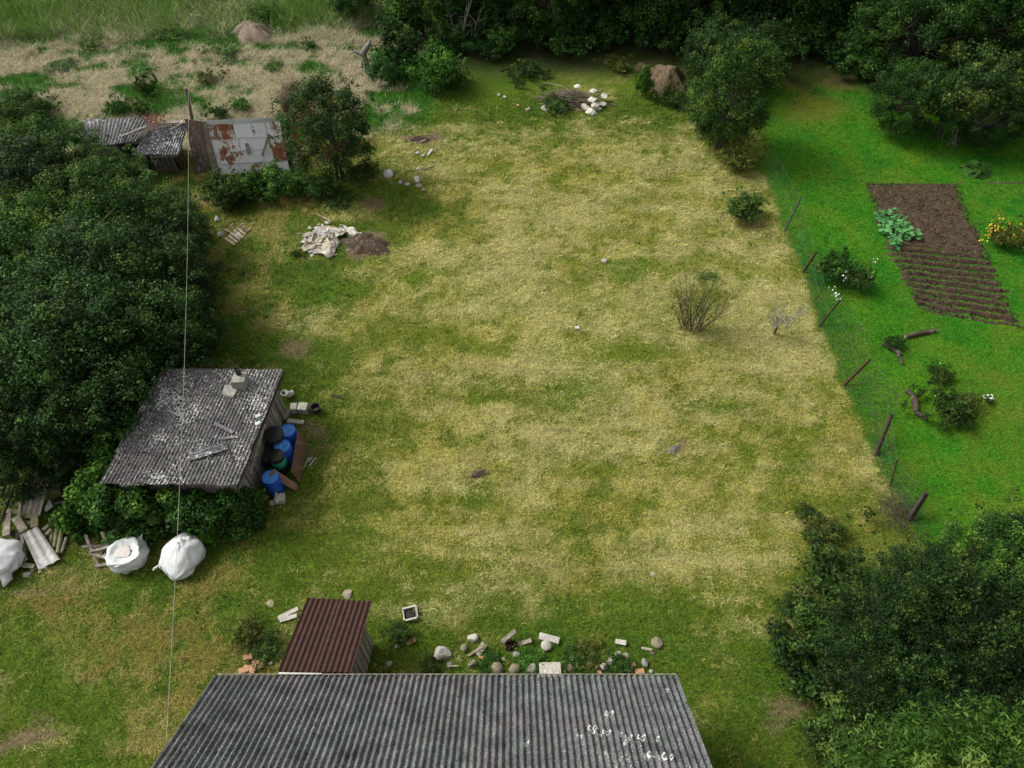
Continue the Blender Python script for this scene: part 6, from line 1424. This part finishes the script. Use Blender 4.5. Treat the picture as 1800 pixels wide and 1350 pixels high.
flat_bush('yellow_flowers', 1758, 415, .62, .85, 'olive', 'clump of yellow flowers right of the vegetable bed', [(1740, 398, .5), (1750, 395, .6), (1760, 398, .6), (1735, 420, .4), (1728, 418, .4), (1745, 405, .6), (1772, 400, .6), (1785, 405, .5), (1795, 410, .5), (1752, 408, .6), (1735, 412, .5)], YELLOWF, .06, 2, 12, .10)
flat_bush('yellow_flowers', 1795, 420, .62, .8, 'olive', 'clump of yellow flowers cut by the right edge', [(1780, 410, .5), (1790, 405, .6), (1800, 410, .6), (1785, 420, .5)], YELLOWF, .06, 3, 10, .10)
flat_bush('border_plants', 1665, 715, .78, .75, 'box', 'mixed leafy plants behind the arc of logs on the lawn', [(1641, 700, .4), (1628, 708, .3)], YELLOWF, .05, 4, 4)
flat_bush('border_plants', 1690, 735, .55, .6, 'vine', 'leafy plants at the near end of the log flower bed', None)
flat_bush('border_plants', 1700, 705, .55, .6, 'olive', 'brownish fading plants at the right of the log flower bed', None)
flat_bush('lawn_plant', 1652, 655, .55, .55, 'box', 'spreading dark plant on the lawn above the log flower bed', [(1651, 635, .2), (1648, 672, .2)], WHITEF, .05, 5, 3)
flat_bush('lawn_plant', 1572, 600, .45, .5, 'vine', 'leafy plant growing round the logs nearer the fence', None)
flat_bush('white_flower', 1738, 700, .22, .25, 'box', 'small plant with white flowers alone on the lawn', [(1736, 697, .2), (1740, 702, .2), (1732, 699, .15)], WHITEF, .06, 6, 8, .06)
flat_bush('lawn_plant', 1640, 560+85, .25, .3, 'bright', 'tiny bright shoot beside the spreading lawn plant', None)
LOG = M('log_bark', (.065, .048, .032), (.03, .022, .015), (.13, .11, .085), scale=5, stretch=(1, 1, 1), bmp=.7)
def log(a, b_, w, label):
    p, q = place(*a), place(*b_); c = (p+q)/2; e = empty('log', (c.x, c.y, 0), 0, label, 'log'); c.z = 0
    MB().tube([p-c, (p+q)/2-c+Vector((.01, .02, .015)), q-c], [w/2, w/2*.96, w/2*.9], 10).build('bark', LOG, e, True)
    for z, s in ((p, -1), (q, 1)):
        d = (q-p).normalized(); k = z-c+d*s*.004; mb = MB(); mb.tube([k-d*.003, k+d*.003], w/2*.86, 10); mb.build('cut_end', WOOD_OLD, e)
    return e
log((1592, 592, .09), (1644, 581, .09), .19, 'straight dark log lying on the lawn near the vegetable bed')
log((1552, 603, .10), (1582, 622, .10), .20, 'mossy log half covered by a plant near the fence')
log((1578, 624, .08), (1585, 639, .08), .13, 'short log stub below the mossy one near the fence')
log((1594, 687, .10), (1606, 700, .10), .20, 'log at the top of the arc round the flower bed')
log((1606, 700, .11), (1610, 724, .11), .24, 'dark log at the left of the arc round the flower bed')
log((1610, 726, .10), (1628, 738, .10), .18, 'pale log at the bottom of the arc round the flower bed')
# dark line of prunings at the fence end
rr = random.Random(12); mb = MB(); pc = place(1575, 905)
for i in range(90):
    q = Vector((rr.gauss(0, .3), rr.gauss(0, .35), rr.uniform(.02, .3))); d = Vector((rr.gauss(0, .3), rr.gauss(0, .3), rr.gauss(.1, .15))); mb.tube([q-d, q+Vector((.02, .02, .03)), q+d], [.008, .007, .003], 4, False)
tag(mb.build('prunings', BARK, None, loc=pc), 'dark tangle of twigs at the foot of the last fence posts', 'twigs', kind='stuff')

# ---- bare shrub and sapling on the dry grass
def twiggy(name, base, nst, hgt, spread, seed, mat, label, sub=6, r0=.012, leaves=0, lean=(0, 0)):
    r = random.Random(seed); e = empty(name, base, 0, label, 'shrub'); mb = MB(); tips = []
    for i in range(nst):
        a = r.uniform(0, 6.28); s = spread*math.sqrt(r.random()); b0_ = Vector((r.gauss(0, spread*.28), r.gauss(0, spread*.16), -.03)); h = hgt*r.uniform(.6, 1.05)
        t = Vector((b0_.x+s*math.cos(a)*1.0+lean[0]*h, b0_.y+s*math.sin(a)*.7+lean[1]*h, h)); m_ = b0_.lerp(t, .5)+Vector((r.gauss(0, .05), r.gauss(0, .05), .05))
        mb.tube([b0_, m_, t], [r0, r0*.75, r0*.3], 5, False); tips.append(t)
        for k in range(sub):
            f = r.uniform(.3, .95); q = b0_.lerp(m_, f*2) if f < .5 else m_.lerp(t, f*2-1); d = Vector((r.gauss(0, .2), r.gauss(0, .2), r.uniform(.1, .35)))*hgt/1.6
            mb.tube([q, q+d*.5+Vector((r.gauss(0, .02), 0, 0)), q+d], [r0*.45, r0*.35, r0*.15], 4, False)
    mb.build('stems', mat, e)
    if leaves:
        rg = np.random.default_rng(seed); c = np.array([[*(tips[i % len(tips)]*.98)] for i in range(3)]); c = c*.15+np.array([.0, .12, hgt*.98]); P, N, L = clump_leaves(c+rg.normal(size=c.shape)*.12, [.26]*3, [leaves//3]*3, rg)
        P2 = rg.normal(size=(leaves//2, 3))*np.array([spread*.55, spread*.4, hgt*.22])+np.array([0, 0, hgt*.45]); N2 = rdir(len(P2), rg)
        obj('foliage', leaf_mesh('foliage', np.concatenate([P, P2]), np.concatenate([N, N2]), np.full(len(P)+len(P2), .05), .5, rg), LEAF['box'], e)
    return e
TWIG = M('twig_dark', (.06, .045, .035), (.035, .027, .02), scale=5, bmp=0); TWIG_GREY = M('twig_grey', (.17, .165, .17), (.11, .105, .11), scale=5, bmp=0)
twiggy('bare_shrub', place(1218, 578), 46, 2.6, 1.15, 3, TWIG, 'thin twiggy shrub with a few green leaves on the dry grass', 6, .012, 1300)
e = twiggy('grey_sapling', place(1360, 588)+Vector((0, 0, .45)), 16, 1.15, .75, 8, TWIG_GREY, 'small leafless grey sapling on the dry grass near the fence', 14, .011)
MB().tube([(0, 0, -.5), (.02, 0, -.2), (.0, 0, .0)], [.045, .04, .035], 7).build('trunk', BARK, e, True)
twiggy('dead_tree', place(815, 92), 4, 3.4, 1.2, 21, BARK_PALE, 'pale forked bare trunk at the edge of the wood', 6, .06)
twiggy('dead_branches', gp(75, 322, 2.0)-Vector((0, 0, .2)), 22, 1.0, 1.3, 22, BARK_PALE, 'tangle of bare pale branches among the thicket bushes', 3, .022)
twiggy('dead_branches', gp(150, 410, 3.9), 7, .7, 1.5, 25, BARK_PALE, 'few pale dead twigs sticking out of the thicket', 2, .015)
e = twiggy('bare_branches', gp(1672, 250), 10, 2.9, 1.5, 23, BARK_PALE, 'grey bare boughs of the half dead apple tree', 6, .02)
e = twiggy('bare_branches', gp(1740, 215, 1.2), 8, .5, 1.3, 29, BARK_PALE, 'drooping grey dead twigs right of the apple tree', 5, .018)
REED = M('reed', (.22, .16, .10), (.14, .10, .065), scale=6, bmp=0)
for x, y, lab in ((522, 185, 'dry brown reeds left of the red berry tree'), (508, 205, 'dry brown reeds behind the right end of the metal shed')):
    twiggy('dry_reeds', place(x, y), 90, 1.6, .5, x, REED, lab, 2, .012)
# berries on the rowan, leaves of red creeper on the ruin
for o in list(C.objects):
    if o.name.startswith('rowan_tree'):
        r = np.random.default_rng(5); d = rdir(90, r); d[:, 2] = np.abs(d[:, 2])*.9-.2; d[:, 0] = -np.abs(d[:, 0])*np.where(r.random(90) < .75, 1, -1)
        w_ = Matrix.Rotation(-o.rotation_euler.z, 3, 'Z')
        P = d*np.array([2.0, 2.0, 2.2])*r.uniform(.85, 1.02, (90, 1)); P[:, 1] = -np.abs(P[:, 1]); P = np.array([tuple(w_ @ Vector(p)) for p in P])+np.array([0, 0, 2.9])
        n = 6; C_ = np.repeat(P, n, 0)+r.normal(size=(90*n, 3))*.075; s = .028
        V = (oc[None]*s + C_[:, None]).reshape(-1, 3); F = (of[None]+np.arange(len(C_))[:, None, None]*6).reshape(-1, 3)
        b_ = obj('berries', np_mesh('berries', V, F), REDB, o); b_['kind'] = 'stuff'
rg = np.random.default_rng(4); P = rg.normal(size=(260, 3))*np.array([.35, .22, .12])+np.array([0, 0, .12]); p = gp(268, 214, 2.25)
e = empty('red_creeper', p, 0, 'patch of red creeper leaves on the broken slate roof', 'creeper'); obj('leaves', leaf_mesh('red_creeper', P, unit(np.array([0, 0, 1.])+.6*rg.normal(size=P.shape)), np.full(260, .09), .7, rg), M('leaf_red', (.16, .035, .02), (.10, .03, .015), scale=8, bmp=0), e)

# ================================================================== VINE ROUND THE SLATE SHED
def vine(name, boxes, n, leaf, mat, label, seed):
    r = np.random.default_rng(seed); P = []; N = []; L = []
    c0 = Vector(boxes[0][0]); e = empty(name, (c0.x, c0.y, 0), 0, label, 'creeper'); tot = sum(b[2] for b in boxes)
    for (c, h, w_) in boxes:
        m_ = int(26*w_/tot*len(boxes)); k = r.uniform(-1, 1, (m_, 3)); k = k/np.maximum(1, np.linalg.norm(k, axis=1, keepdims=True)**.5)
        cc = np.array([c[0]-c0.x, c[1]-c0.y, c[2]])+k*np.array(h); p, nn, l = clump_leaves(cc, r.uniform(.22, .42, m_), np.full(m_, int(n*w_/tot/m_)), r, up=.6, out=.7); P.append(p); N.append(nn); L.append(l)
    P = np.concatenate(P); N = np.concatenate(N); L = np.concatenate(L); P[:, 2] = np.maximum(P[:, 2], .03)
    obj('leaves', leaf_mesh(name, P, N, leaf*r.uniform(.6, 1.4, len(P)), .85, r, L, .3), LEAF[mat], e)
    mb = MB()
    for i in range(14):
        (c, h, w_) = boxes[i % len(boxes)]; x = c[0]-c0.x+r.uniform(-1, 1)*h[0]*.8; y = c[1]-c0.y+r.uniform(-1, 1)*h[1]*.6
        mb.tube([(x, y, 0), (x+r.normal()*.1, y+.1, .7), (x+r.normal()*.2, y+.1, c[2]+h[2]*.6)], [.02, .016, .008], 5, False)
    mb.build('stems', BARK, e); return e
vine('climbing_vine', [((-12.1, 10.95, 1.05), (1.0, .42, 1.0), 1), ((-11.0, 10.85, 1.0), (1.0, .40, .95), 1), ((-10.0, 10.9, .9), (.8, .38, .85), .7)], 15000, .10, 'vine', 'dark vine hanging over the front wall of the slate shed', 1)
vine('climbing_vine', [((-8.95, 11.0, .85), (.55, .5, .85), 1), ((-8.5, 11.25, .6), (.35, .45, .6), .5)], 8000, .10, 'vine', 'dark leafy vine at the front right corner of the shed', 2)
vine('climbing_vine', [((-13.1, 11.6, 1.1), (.65, .9, 1.05), 1), ((-12.75, 13.0, 1.5), (.6, .9, .9), 1), ((-13.7, 10.9, .6), (.6, .6, .6), .6)], 16000, .11, 'bright', 'bright green vine climbing the left side of the slate shed', 3)
vine('climbing_vine', [((-9.75, 10.6, .45), (.3, .3, .45), 1), ((-12.2, 10.45, .35), (.6, .3, .35), 1)], 3200, .12, 'bright', 'bright young shoots at the foot of the vine behind the bags', 5)
# red leaved plant etc. end
